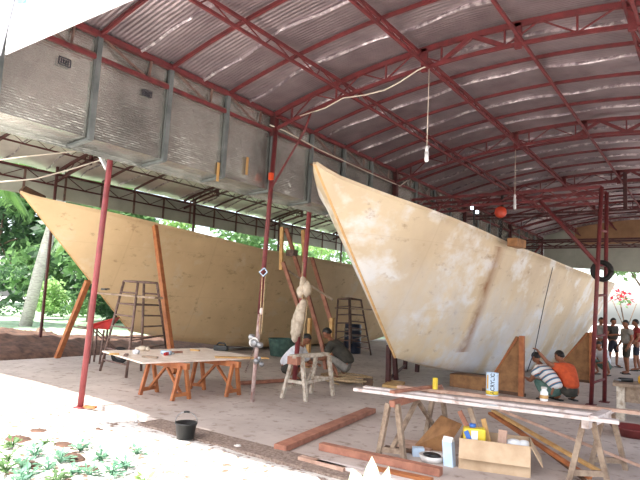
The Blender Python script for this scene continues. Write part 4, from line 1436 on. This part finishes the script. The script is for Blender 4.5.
part('lower_rail', MB().beam(w0 + dwx * .0 + V((0, 0, .16)) - dwy * .03, w0 + dwx * .9 + V((0, 0, .16)) - dwy * .03, .04, .09), WASHWOOD, t)
tpz = zt3 + .05
c = w0 + dwx * .32 + dwy * .25 + V((0, 0, tpz))
yt = thing('spray_can', c, 'small ochre yellow pot on the rough stand at the right edge', 'pot')
part('body', MB().lathe(c, [(0, 0), (.055, 0), (.07, .05), (.065, .11), (.035, .14), (.03, .15), (0, .15)], 18), YELLOW2, yt)
part('cap', MB().lathe(c + V((0, 0, .15)), [(0, 0), (.025, 0), (.02, .03), (0, .03)], 14), BLACK, yt)
c = w0 + dwx * .05 + dwy * .2 + V((0, 0, tpz))
gt = thing('angle_grinder', c, 'dark hand tool lying on the left of the rough stand', 'tool')
part('body', MB().tube([c + V((-.08, -.04, .04)), c + V((.12, .05, .04))], .035, 12), BLACK, gt)
part('guard', MB().lathe(c + V((-.1, -.05, .02)), [(0, 0), (.06, 0), (.06, .02), (0, .03)], 16), STEEL, gt)
c = gr(633, 436)
rb = thing('red_basin', c, 'dull red basin on the floor below the rough stand', 'basin')
part('body', MB().lathe(c, [(0, 0), (.22, 0), (.3, .12), (.31, .13), (.27, .13), (.2, .02), (0, .02)], 24), mat('dull_red', srgb(120, 50, 48), None, 5, .5), rb)


# ================================================================== PEOPLE
def skin_mesh(verts, edges, radii, root=0, sub=1):
    me = bpy.data.meshes.new('sk')
    me.from_pydata([V(v) for v in verts], edges, [])
    o = bpy.data.objects.new('sk', me)
    COL.objects.link(o)
    md = o.modifiers.new('s', 'SKIN')
    md.use_smooth_shade = True
    for i, d in enumerate(me.skin_vertices[0].data):
        r = radii[i]
        d.radius = (r, r) if not isinstance(r, tuple) else r
        d.use_root = (i == root)
    sb = o.modifiers.new('u', 'SUBSURF')
    sb.levels = sub
    dg = bpy.context.evaluated_depsgraph_get()
    dg.update()
    r = bpy.data.meshes.new_from_object(o.evaluated_get(dg))
    bpy.data.objects.remove(o)
    bpy.data.meshes.remove(me)
    out = MB()
    out.add([v.co.copy() for v in r.vertices], [tuple(p.vertices) for p in r.polygons], True)
    bpy.data.meshes.remove(r)
    return out


def merge(*mbs):
    o = MB()
    for b in mbs:
        k = len(o.v)
        o.v += b.v
        o.f += [tuple(i + k for i in f) for f in b.f]
        o.sm += b.sm
    return o


def person(base, face, pose, label, shirt, pants, shirt_long=False, pants_to=1.0, k=1.0, hair_m=None):
    """pose: joint dict in a frame x=right, y=forward, z=up, metres; base on floor; face = heading angle of +y"""
    rot = Matrix.Rotation(face, 3, 'Z')
    base = V(base)
    J = {n: base + rot @ (V(p) * k) for n, p in pose.items()}
    t = thing('person', base, label, 'person')
    names_ = ['pelvis', 'waist', 'chest', 'neck', 'shl', 'ell', 'wrl', 'shr', 'elr', 'wrr', 'hpl', 'knl', 'anl', 'tol', 'hpr', 'knr', 'anr', 'tor', 'headb']
    J['headb'] = J['neck'].lerp(J['head'], .5)
    idx = {n: i for i, n in enumerate(names_)}
    ed = [('pelvis', 'waist'), ('waist', 'chest'), ('chest', 'neck'), ('neck', 'headb'), ('chest', 'shl'), ('shl', 'ell'), ('ell', 'wrl'), ('chest', 'shr'), ('shr', 'elr'), ('elr', 'wrr'),
          ('pelvis', 'hpl'), ('hpl', 'knl'), ('knl', 'anl'), ('anl', 'tol'), ('pelvis', 'hpr'), ('hpr', 'knr'), ('knr', 'anr'), ('anr', 'tor')]
    rad = dict(pelvis=.115, waist=.105, chest=.125, neck=.055, headb=.05, shl=.064, ell=.048, wrl=.034, shr=.064, elr=.048, wrr=.034, hpl=.085, knl=.058, anl=.036, tol=.03, hpr=.085, knr=.058, anr=.036, tor=.03)
    body = skin_mesh([J[n] for n in names_], [(idx[a], idx[b]) for a, b in ed], [rad[n] * k for n in names_])
    # head
    hd = J['head']
    upv = (J['head'] - J['neck']).normalized()
    fwd = rot @ V(pose.get('look', (0, 1, 0)))
    fwd = (fwd - upv * fwd.dot(upv) * .6).normalized()
    rv = fwd.cross(upv).normalized()
    uv = rv.cross(fwd)
    hq = Matrix((rv, fwd, uv)).transposed()
    head = MB()
    head.ell((0, 0, 0), (.074, .092, .105), 18, 14)
    for i, p in enumerate(head.v):
        if p.z < -.01 and p.y > -.02:
            f = min(1, (-p.z - .01) / .09)
            p = V((p.x * (1 - .3 * f), p.y * (1 - .04 * f), p.z * 1.08))
        if p.z < -.02 and p.y < -.02:
            p = V((p.x * .85, p.y * .75, p.z))
        if p.y > .07 and -.005 < p.z < .03 and abs(p.x) > .015:
            p = V((p.x, p.y - .008, p.z))
        head.v[i] = p
    head.add([(-.013, .088, -.03), (.013, .088, -.03), (0, .112, -.028), (0, .09, .022), (0, .09, -.038)], [(0, 2, 3), (2, 1, 3), (0, 4, 2), (4, 1, 2)], True)   # nose
    head.ell((0, .082, -.058), (.024, .012, .008), 10, 6)                                    # lips
    for sg in (-1, 1):
        head.ell((sg * .076, -.005, -.008), (.01, .02, .03), 10, 6)                           # ears
    head.v = [hd + hq @ (p * k * 1.08) for p in head.v]
    hands = []
    for sd_, w_, e_ in ((-1, 'wrl', 'ell'), (1, 'wrr', 'elr')):
        W = J[w_]
        hdir = (W - J[e_]).normalized()
        if 'hand_' + w_ in pose:
            hdir = (rot @ V(pose['hand_' + w_])).normalized()
        side = hdir.cross(V((0, 0, 1)))
        side = side.normalized() if side.length > .1 else rot @ V((0, 1, 0))
        nr = side.cross(hdir).normalized()
        P_ = lambda u, v, w2: W + (hdir * u + side * v + nr * w2) * k
        palm = skin_mesh([P_(-.03, 0, 0), P_(.03, 0, 0), P_(.075, 0, -.004)], [(0, 1), (1, 2)], [(.026 * k, .02 * k), (.036 * k, .016 * k), (.034 * k, .013 * k)])
        hands.append(palm)
        for i, (off, ln) in enumerate(((-.027, .068), (-.009, .078), (.009, .073), (.026, .056))):
            hands.append(skin_mesh([P_(.06, off, 0), P_(.09, off * 1.1, -.004), P_(.09 + ln * .5, off * 1.15, -.02), P_(.09 + ln * .8, off * 1.1, -.042)], [(0, 1), (1, 2), (2, 3)], [.0095 * k, .009 * k, .008 * k, .007 * k], sub=0))
        hands.append(skin_mesh([P_(.015, -.02 * sd_ * -1, 0), P_(.045, -.045 * sd_ * -1, -.012), P_(.075, -.052 * sd_ * -1, -.026)], [(0, 1), (1, 2)], [.013 * k, .0105 * k, .008 * k], sub=0))
    part('body', merge(body, head, *hands), SKIN, t)
    # eyes
    for sg in (-1, 1):
        part('eye', MB().ell(hd + hq @ (V((sg * .028, .081, .012)) * k * 1.08), (.008 * k, .006 * k, .006 * k), 8, 6), HAIR, t)
    # hair cap
    hc = MB().ell((0, 0, 0), (.083, .1, .113), 18, 12)
    keep = [p for p in range(len(hc.v))]
    nv = []
    for p in hc.v:
        q = V(p)
        lim = .045 if q.y > .03 else (-.0 if q.y > -.03 else -.045)
        if q.z < lim:
            q = V((q.x * .8, q.y * .8, lim * .5 + q.z * .3))
        nv.append(q)
    hc.v = [hd + hq @ ((p + V((0, -.006, .006))) * k * 1.08) for p in nv]
    part('hair', hc, hair_m or HAIR, t)
    # shirt
    ns = ['waist0', 'waist', 'chest', 'neckb', 'shl', 'sll', 'shr', 'slr']
    JS = {}
    JJ = dict(J)
    JJ['waist0'] = J['pelvis'].lerp(J['waist'], .25)
    JJ['neckb'] = J['chest'].lerp(J['neck'], .75)
    sf = 1.0 if shirt_long else .62
    JJ['sll'] = J['shl'].lerp(J['ell'], sf)
    JJ['slr'] = J['shr'].lerp(J['elr'], sf)
    ix = {n: i for i, n in enumerate(ns)}
    rs = dict(waist0=.165, waist=.165, chest=.165, neckb=.075, shl=.085, sll=.088, shr=.085, slr=.088)
    sm = skin_mesh([JJ[n] for n in ns], [(ix[a], ix[b]) for a, b in (('waist0', 'waist'), ('waist', 'chest'), ('chest', 'neckb'), ('chest', 'shl'), ('shl', 'sll'), ('chest', 'shr'), ('shr', 'slr'))], [rs[n] * k for n in ns], 2, 2)
    part('shirt', sm, shirt, t)
    ns = ['pelvis', 'hpl', 'kl', 'hpr', 'kr', 'w2']
    JJ['kl'] = J['hpl'].lerp(J['knl'], pants_to) if pants_to <= 1 else J['knl'].lerp(J['anl'], pants_to - 1)
    JJ['kr'] = J['hpr'].lerp(J['knr'], pants_to) if pants_to <= 1 else J['knr'].lerp(J['anr'], pants_to - 1)
    JJ['w2'] = J['pelvis'].lerp(J['waist'], .45)
    vs_ = [JJ['pelvis'], JJ['hpl'], JJ['kl'], JJ['hpr'], JJ['kr'], JJ['w2']]
    es_ = [(0, 1), (0, 3), (0, 5)]
    rr = [.135, .105, .08, .105, .08, .13]
    if pants_to > 1:
        vs_ += [J['knl'], J['knr']]
        rr += [.082, .082]
        es_ += [(1, 6), (6, 2), (3, 7), (7, 4)]
        rr[2] = rr[4] = .062
    else:
        es_ += [(1, 2), (3, 4)]
    pm = skin_mesh(vs_, es_, [r * k for r in rr])
    part('trousers' if pants_to > 1 else 'shorts', pm, pants, t)
    for s_ in ('l', 'r'):
        a, b = J['an' + s_], J['to' + s_]
        d = b - a
        d.z = 0
        d.normalize()
        part('sandal', MB().beam(V((a.x, a.y, base.z + .012)) - d * .06 * k, V((b.x, b.y, base.z + .012)) + d * .04 * k, .085 * k, .024), RUBBER, t)
    return t


def stand_pose(stride=.0, arm=.1, bend=0.12):
    return dict(pelvis=(0, 0, .86), waist=(0, .0, 1.0), chest=(0, -.01, 1.22), neck=(0, 0, 1.38), head=(0, .03, 1.52), shl=(-.18, -.01, 1.32), shr=(.18, -.01, 1.32),
                ell=(-.24, -.02, 1.05), elr=(.24, -.02, 1.05), wrl=(-.24, .08 + arm, .84), wrr=(.24, .06 + arm, .84),
                hpl=(-.09, 0, .82), hpr=(.09, 0, .82), knl=(-.1, .03 + stride, .46), knr=(.1, .02 - stride, .46), anl=(-.1, stride * 1.5 - .02, .07), anr=(.1, -stride * 1.5 - .02, .07),
                tol=(-.12, stride * 1.5 + .13, .035), tor=(.12, -stride * 1.5 + .13, .035))


def squat_pose(lean=.25, armsl=(-.2, .5, .45), armsr=(.2, .5, .45), look=(0, 1, -.3), hz_=.26):
    P_ = dict(pelvis=(0, -.12, hz_), waist=(0, -.1, hz_ + .15), chest=(0, -.1 + lean, hz_ + .4), neck=(0, lean + .0, hz_ + .53), head=(0, lean + .08, hz_ + .645),
              shl=(-.15, -.07 + lean, hz_ + .44), shr=(.15, -.07 + lean, hz_ + .44), hpl=(-.1, -.08, hz_ - .02), hpr=(.1, -.08, hz_ - .02), knl=(-.2, .25, hz_ + .2), knr=(.2, .25, hz_ + .2),
              anl=(-.17, .02, .08), anr=(.17, .02, .08), tol=(-.19, .16, .035), tor=(.19, .16, .035), look=look)
    for s_, w_ in (('l', armsl), ('r', armsr)):
        sh = V(P_['sh' + s_])
        w_ = V(w_)
        mid_ = sh.lerp(w_, .5)
        d = (w_ - sh).length
        off = math.sqrt(max(.0, .27 ** 2 - (d / 2) ** 2))
        mid_ += V((-.4 if s_ == 'l' else .4, -.2, -.9)).normalized() * off
        P_['el' + s_] = tuple(mid_)
        P_['wr' + s_] = tuple(w_)
    return P_


def heading(dx, dy):
    return math.atan2(dy, dx) - math.pi / 2


# man in the orange shirt: back to us, left arm raised along the hull
b = gr(568, 401)
hdg = heading(-.74, .67)
rotI = Matrix.Rotation(-hdg, 3, 'Z')
hl = rotI @ (hand - b)
ps = squat_pose(.2, tuple(hl - V((0, 0.0, 0.03))), (.2, .42, .42), (-.3, 1, -.15), .2)
ps['ell'] = tuple(V(ps['shl']).lerp(hl, .48) + V((0, 0, -.06)))
# keep the arm a plausible length
shv = V(ps['shl'])
dv = hl - shv
if dv.length > .58:
    hl = shv + dv * (.58 / dv.length)
ps['wrl'] = tuple(hl - dv.normalized() * .07)
ps['ell'] = tuple(shv.lerp(V(ps['wrl']), .5) + V((0, 0, -.07)))
person(b, hdg, ps, 'squatting person in an orange shirt, left arm raised to the hull', ORANGE, DKGREY, False, 1.0, 1.0)
# man in the striped shirt
b = gr(551, 400)
hdg = heading(-.92, .4)
ps = squat_pose(.3, (-.1, .55, .38), (.1, .5, .36), (0, 1, -.4), .19)
STRIPE = stripe_mat('striped_cloth', tuple(Matrix.Rotation(hdg, 3, 'Z') @ V((0, .6, .8))))
person(b, hdg, ps, 'squatting person in a blue and white striped shirt beside the hull bracket', STRIPE, TEALCL, False, 1.9, .95)
# two men behind the trestle
b = gr(290, 381)
person(b, heading(.95, .25), squat_pose(.25, (-.15, .5, .4), (.15, .5, .38), (0, 1, -.7), .26), 'squatting person in a white shirt at the left of the trestle', WHITECL, DKGREY, True, 1.5)
b = gr(342, 380)
person(b, heading(-.95, -.2), squat_pose(.3, (-.15, .5, .4), (.15, .5, .38), (0, 1, -.6), .28), 'squatting person in a dark olive shirt at the right of the trestle', DKGREY, GREYCL, False, 1.4, 1.08)
# far group
b = gr(627, 374)
person(b, heading(-.6, -.5), stand_pose(.03, .05), 'standing person in a pale grey shirt and long shorts at the far right', GREYCL, DKGREY, False, 1.0, .98)
b = gr(637, 371)
person(b, heading(-.7, -.2), stand_pose(.05, .1), 'standing person at the right edge, half behind the one in the pale grey shirt', REDCL, NAVY, False, 1.0, 1.0)
b = gr(613, 367)
ps = stand_pose(.05, .15)
ps['wrr'] = (.1, .3, 1.1)
ps['wrl'] = (-.1, .3, 1.1)
person(b, heading(.8, -.5), ps, 'standing person in dark clothes with forearms raised, beside the second gantry post', DKGREY, NAVY, False, 1.0, 1.0)
b = gr(601, 366)
person(b, heading(.5, -.6), stand_pose(.02, .05), 'standing person in a grey shirt seen between the twin gantry posts', GREYCL, DKGREY, False, 1.3, 1.0)
b = gr(604, 375)
person(b, heading(-.3, -.8), squat_pose(.22, (-.15, .45, .4), (.15, .45, .4), (0, 1, -.3), .26), 'squatting person in a whitish shirt behind the twin gantry posts', WHITECL, TEALCL, False, 1.2, .95)


# ================================================================== TREES AND PLANTS
def leaves(mb, pts, size, rng, elong=1.6):
    for p in pts:
        d = V((rng.uniform(-1, 1), rng.uniform(-1, 1), rng.uniform(-.9, .5))).normalized()
        u = d.orthogonal().normalized()
        u = Quaternion(d, rng.uniform(0, 6.28)) @ u
        s = size * rng.uniform(.6, 1.3)
        a = V(p)
        mb.add([a, a + d * s * elong * .5 + u * s * .4, a + d * s * elong, a + d * s * elong * .5 - u * s * .4], [(0, 1, 2, 3)])


def tree(base, h, rx, rz, n, size, m, label, rng, trunk=True, name='tree', low=0.0, cat='tree', grp=None):
    base = V(base)
    t = thing(name, base, label, cat, grp)
    cl = []
    for i in range(14):
        cl.append((base + V((rng.uniform(-.75, .75) * rx, rng.uniform(-.75, .75) * rx, low + (h - low) * rng.uniform(.12, .9))), rx * rng.uniform(.3, .55), rz * rng.uniform(.2, .4)))
    pts = []
    for i in range(n):
        c, r, z = rng.choice(cl)
        d = V((rng.gauss(0, 1), rng.gauss(0, 1), rng.gauss(0, 1))).normalized() * rng.uniform(.55, 1.05)
        p = c + V((d.x * r, d.y * r, d.z * z))
        if p.z > base.z + .05:
            pts.append(p)
    mb = MB()
    leaves(mb, pts, size, rng)
    part('foliage', mb, m, t)
    if trunk:
        tk = MB().tube([base - V((0, 0, .1)), base + V((.1, 0, h * .3)), base + V((.05, .1, h * .7))], .05 + .02 * h, 8, True, .03)
        to_ = part('trunk', tk, BARK, t)
        for i in range(5):
            c = cl[i][0]
            part('branch', MB().tube([base + V((.07, .05, h * .4)), c], .03 + .005 * h, 6, True, .015), BARK, to_)
    return t


rng = random.Random(21)
def far(px, py):
    p = gr(px, py)
    return p.x, p.y


spots = [far(-8, 304) + (13, 5.5, LEAFD, 'tall dark tree at the left edge, behind the palms'), far(52, 307) + (13, 5.5, LEAF, 'tall tree behind the pale palm trunk'),
         far(88, 311) + (10, 4.2, LEAFD, 'dark tree in the back between the thin column and the leaning bow prop'), far(122, 316) + (9, 3.4, LEAF, 'mid green tree behind the wheelbarrow'),
         far(4, 316) + (3.0, 2.4, LEAFD, 'dark shrub at the left edge, left of the palm trunk'), far(43, 319) + (2.4, 1.2, LEAFL, 'light shrub at the foot of the pale palm trunk'),
         far(72, 317) + (2.4, 1.7, LEAF, 'green shrub between the thin column and the bow prop'), far(101, 322) + (2.6, 1.4, LEAFD, 'dark green shrub behind the wheelbarrow'),
         (-23, 19, 6.6, 2.6, LEAFL, 'light green tree glimpsed above the left hull rail, nearest the foreground pole'), (-23, 25, 6.5, 2.8, LEAF, 'green tree glimpsed above the middle of the left hull'),
         (-23, 31, 6.5, 2.8, LEAFL, 'light green tree glimpsed above the left hull, beside the slim red post'), (-24, 38, 6.5, 3, LEAF, 'green tree glimpsed above the left hull, behind the crossed boards'),
         (-23, 46, 6.5, 3, LEAFL, 'light green tree glimpsed above the left hull, beside the right bow')]
for x, y, h, r, m_, lab in spots:
    tree((x, y, -.05), h, r, h * .42, 3600 if h > 8 else 2400 if h > 5 else 1300, .5 if h > 8 else .26 if h > 5 else .16, m_, lab, rng, h > 3, 'tree' if h > 3 else 'shrub', 0.0, 'tree' if h > 3 else 'bush')


def palm(base, h, lean, nf, fl_, label, rng, rt_, m_=PALEBARK, az0=0):
    base = V(base)
    t = thing('palm_tree', base, label, 'palm')
    top = base + V((lean[0], lean[1], h))
    part('trunk', MB().tube([base - V((0, 0, .1)), base.lerp(top, .3) + V((-lean[0] * .1, 0, 0)), base.lerp(top, .7), top], rt_, 12, True, rt_ * .75), m_, t)
    for k in range(nf):
        a = az0 + 6.283 * k / nf + rng.uniform(-.2, .2)
        el = rng.uniform(.0, .9)
        d = V((math.cos(a), math.sin(a), 0))
        pts = []
        for i in range(13):
            s = i / 12
            pts.append(top + d * fl_ * (s * .85) + V((0, 0, fl_ * (el * s - (0.55 + el) * s * s))))
        fo = part('frond', MB().tube(pts, .025, 5, True, .006), PALMLEAF, t)
        mb = MB()
        side = V((-d.y, d.x, 0))
        for i in range(2, 46):
            s = i / 46
            j = min(11, int(s * 12))
            p = pts[j].lerp(pts[j + 1], s * 12 - j)
            tg = (pts[j + 1] - pts[j]).normalized()
            L_ = fl_ * .3 * math.sin(math.pi * min(1, .15 + s * .85)) + .08
            for sg in (-1, 1):
                dd = (side * sg * .8 + tg * .5 + V((0, 0, -.55))).normalized()
                w_ = tg * .05
                mb.add([p - w_, p + w_, p + dd * L_ * .6 + w_, p + dd * L_, p + dd * L_ * .6 - w_], [(0, 1, 2, 3, 4)])
        part('leaflets', mb, PALMLEAF, fo)
    return t


pb0 = gr(25, 326)
palm(pb0, 8.5, (.9, 1.0), 12, 4.2, 'tall palm with a pale thick trunk at far left', rng, .27)
palm((-26.5, 9.6, 0), 6.6, (.5, .3), 13, 3.6, 'shorter palm with drooping fronds at the left edge of the photo', rng, .16, BARK, .3)
palm((-27.0, 17.2, 0), 5.2, (.2, .1), 13, 3.4, 'small palm with drooping fronds between the thin column and the left bow', rng, .12, BARK, .1)
# trees beyond the far right end
tree((-3.2, 34, -.1), 7.5, 2.2, 2.6, 2600, .22, LEAF, 'green tree hanging over the far end behind the gantry post', rng, True, 'tree', 4.2)
t = thing('flowering_shrub', (-3.6, 29.5, -.14), 'red flowering shrub beyond the stern of the right hull', 'shrub')
mb, mb2 = MB(), MB()
for i in range(26):
    p = V((-3.95 + rng.uniform(-.35, .55), 29.5 + rng.uniform(-.4, .4), 2.45 + rng.uniform(-.2, .35)))
    leaves(mb if i % 3 else mb2, [p + V((rng.uniform(-.1, .1), 0, rng.uniform(-.1, .1))) for _ in range(3)], .14, rng)
part('flowers', mb, REDFLOWER, t)
part('leaves', mb2, LEAF, t)
part('stem', MB().tube([(-3.6, 29.5, -.14), (-3.55, 29.5, 1.0), (-3.8, 29.5, 2.5)], .03, 6).tube([(-3.55, 29.5, 1.0), (-3.1, 29.4, 2.3)], .02, 6).tube([(-3.55, 29.5, 1.0), (-4.1, 29.6, 2.4)], .02, 6), BARK, t)
# dead log on the dirt bank
solo('log', MB().tube([gr(44, 351, .1), gr(70, 344, .16), gr(100, 341, .2)], .06, 8, True, .04), PALEBARK, 'pale fallen branch lying on the dirt bank behind the bow prop', 'log')
c = gr(40, 338, .25)
solo('root_clump', MB().ell(c, (.3, .3, .22)).ell(c + V((.35, .1, -.05)), (.25, .22, .2)).ell(c + V((-.2, .1, .1)), (.16, .15, .2)), BARK, 'brown root clump at the foot of the thin dark post', 'stump')

# weeds in the sunny foreground
def weed(base, n, size, h, m_, label, rng, grp=None, name='weed_plant', wide=.42):
    base = V(base)
    t = thing(name, base, label, 'plant', grp)
    mb, sb = MB(), MB()
    for i in range(n):
        a = rng.uniform(0, 6.28)
        el = rng.uniform(.25, 1.1)
        d = V((math.cos(a) * math.cos(el), math.sin(a) * math.cos(el), math.sin(el)))
        p = base + d * h * rng.uniform(.3, .8)
        sb.tube([base, base.lerp(p, .5) + V((0, 0, .02)), p], .005, 5)
        dd = (d + V((0, 0, -.35))).normalized()
        u = dd.cross(V((0, 0, 1))).normalized()
        s = size * rng.uniform(.7, 1.2)
        upn = u.cross(dd)
        pts = [p, p + dd * s * .3 + u * s * wide * .8 + upn * s * .06, p + dd * s * .65 + u * s * wide * .7 + upn * s * .05, p + dd * s * 1.05, p + dd * s * .65 - u * s * wide * .7 + upn * s * .05, p + dd * s * .3 - u * s * wide * .8 + upn * s * .06, p + dd * s * .5]
        mb.add(pts, [(0, 1, 6), (1, 2, 6), (2, 3, 6), (3, 4, 6), (4, 5, 6), (5, 0, 6)])
    part('leaves', mb, m_, t)
    part('stems', sb, m_, t)
    return t


rng = random.Random(5)
wspots = [(8, 462), (22, 470), (35, 458), (48, 472), (12, 448), (60, 464), (70, 476), (28, 480), (5, 474), (88, 478), (100, 462), (112, 476), (44, 446), (80, 452), (126, 470), (136, 456), (56, 484), (18, 488)]
places = ['tallest at the left edge', 'in the clump at bottom left', 'behind the bottom left clump', 'in front of the bottom left clump', 'set back at the left edge', 'right of the bottom left clump', 'at the bottom edge, middle of the weeds', 'low at the bottom edge',
          'in the bottom left corner', 'right part of the weeds, at the bottom edge', 'right part of the weeds, farther back', 'right part of the weeds, nearest the light green plant', 'back of the left weeds', 'back of the right weeds, alone', 'farthest right of the weeds', 'small and alone behind the light green plant', 'cut by the bottom edge', 'cut by the bottom edge at far left']
for i, q in enumerate(wspots):
    c = gr(*q)
    weed((c.x, c.y, .01), 24 if i % 3 else 15, .062, .15 if i % 3 else .12, WEEDLEAF if i % 4 else LEAF, 'low green weed, ' + places[i], rng, 'foreground weeds')
c = gr(146, 483)
weed((c.x, c.y, 0), 8, .1, .1, LEAFL, 'light green broad leaved plant at the bottom edge left of the bucket', rng, None, 'leafy_plant', .5)
c = at(372, 506, Z=0)
t = thing('broad_leaf_plant', c, 'sunlit pale plant with large pointed leaves at the bottom centre', 'plant')
PALELEAF = leaf_mat('pale_leaf', srgb(214, 232, 200), srgb(190, 216, 170), .3)
mb, sb = MB(), MB()
for (q, ww, yy) in (((372, 456), .085, .0), ((389, 466), .06, .05), ((352, 468), .09, .02), ((440, 480), .05, .0), ((362, 478), .08, -.08)):
    tip = at(*q, Y=c.y + yy)
    rootp = V((c.x + (tip.x - c.x) * .45, c.y + yy * .5, .02))
    ax_ = tip - rootp
    sd_ = ax_.cross(V((0.55, -1, .1))).normalized()
    nn_ = sd_.cross(ax_).normalized()
    P_ = lambda f, w_: rootp + ax_ * f + sd_ * ww * w_
    vs_ = [P_(0, 0), P_(.2, .55), P_(.45, 1), P_(.75, .6), P_(1, 0), P_(.75, -.6), P_(.45, -1), P_(.2, -.55)] + [P_(f, 0) - nn_ * .02 for f in (.25, .5, .75)]
    mb.add(vs_, [(0, 1, 8), (1, 2, 9, 8), (2, 3, 10, 9), (3, 4, 10), (4, 5, 10), (5, 6, 9, 10), (6, 7, 8, 9), (7, 0, 8)], True)
    sb.tube([c, rootp], .008, 6)
part('leaves', mb, PALELEAF, t)
part('stems', sb, LEAFL, t)
# pale rubble
STONE = mat('pale_rubble', srgb(226, 222, 218), srgb(190, 184, 178), 9, 0.9, bmp=0.6)
rng = random.Random(31)
proto = None
for i in range(46):
    x_, y_ = rng.choice(((rng.uniform(60, 300), rng.uniform(425, 478)), (rng.uniform(0, 160), rng.uniform(415, 470))))
    c = gr(x_, y_)
    if c.y > 5.0:
        continue
    if proto is None:
        mb = MB().ell(c + V((0, 0, .012)), (.05, .04, .028), 9, 6)
        for k_, p in enumerate(mb.v):
            mb.v[k_] = p + V((.01 * rnd(p.y * 40, p.z * 50), .01 * rnd(p.x * 37, p.z * 43), .006 * rnd(p.x * 60, p.y * 60)))
        proto = solo('rubble_stone', mb, STONE, 'pale lump of rubble lying in the sunlit foreground', 'stone', 'rubble in the sunny foreground', org=c)
    else:
        o = proto.copy()
        COL.objects.link(o)
        o.location = V((c.x, c.y, .0))
        o.rotation_euler = (0, 0, rng.uniform(0, 6))
        k_ = rng.uniform(.4, 1.3)
        o.scale = (k_, k_ * rng.uniform(.7, 1.2), k_)
# clods of dark earth
rng = random.Random(9)
for i, (q, r_, lab) in enumerate((((18, 440), .12, 'left'), ((40, 432), .1, 'back'), ((72, 458), .11, 'right, among the weeds'), ((98, 430), .06, 'small, right of the others'), ((64, 446), .1, 'in the middle, behind the weeds'), ((88, 470), .09, 'near the bottom edge, right side'), ((30, 466), .1, 'among the leaves at bottom left'))):
    c = gr(*q)
    mb = MB().ell(c, (r_ * 1.7, r_, r_ * .35), 12, 8)
    for k_, p in enumerate(mb.v):
        mb.v[k_] = p + V((.02 * rnd(p.y * 20, p.z * 20), .02 * rnd(p.x * 17, p.z * 23), .012 * rnd(p.x * 30, p.y * 30)))
    solo('earth_clod', mb, DIRT, 'brown earth clod in the sunny foreground, ' + lab, 'clod', 'earth clods')

# ================================================================== LIGHT
sun = bpy.data.lights.new('sun', 'SUN')
sun.energy = 13.0
sun.angle = math.radians(0.6)
sun.color = (1.0, 0.96, 0.9)
so = bpy.data.objects.new('sun', sun)
COL.objects.link(so)
sd = V((0.06, 0.55, -1.0)).normalized()
so.rotation_euler = sd.to_track_quat('-Z', 'Y').to_euler()
w = bpy.data.worlds.new('world')
S.world = w
w.use_nodes = True
nt = w.node_tree
bg = nt.nodes['Background']
sky = nt.nodes.new('ShaderNodeTexSky')
sky.sky_type = 'NISHITA'
sky.sun_disc = False
sky.sun_elevation = math.radians(52)
sky.sun_rotation = math.radians(180)
sky.dust_density = 2.5
hs_ = nt.nodes.new('ShaderNodeHueSaturation')
hs_.inputs['Saturation'].default_value = 0.55
nt.links.new(sky.outputs[0], hs_.inputs['Color'])
nt.links.new(hs_.outputs[0], bg.inputs[0])
bg.inputs[1].default_value = 0.5
S.view_settings.view_transform = 'Standard'
S.view_settings.look = 'None'
S.view_settings.gamma = 1
S.view_settings.use_curve_mapping = False
S.view_settings.exposure = 0.08
S.cycles.max_bounces = 8
S.cycles.diffuse_bounces = 5
S.cycles.glossy_bounces = 4
S.cycles.use_denoising = True
S.cycles.sample_clamp_indirect = 8
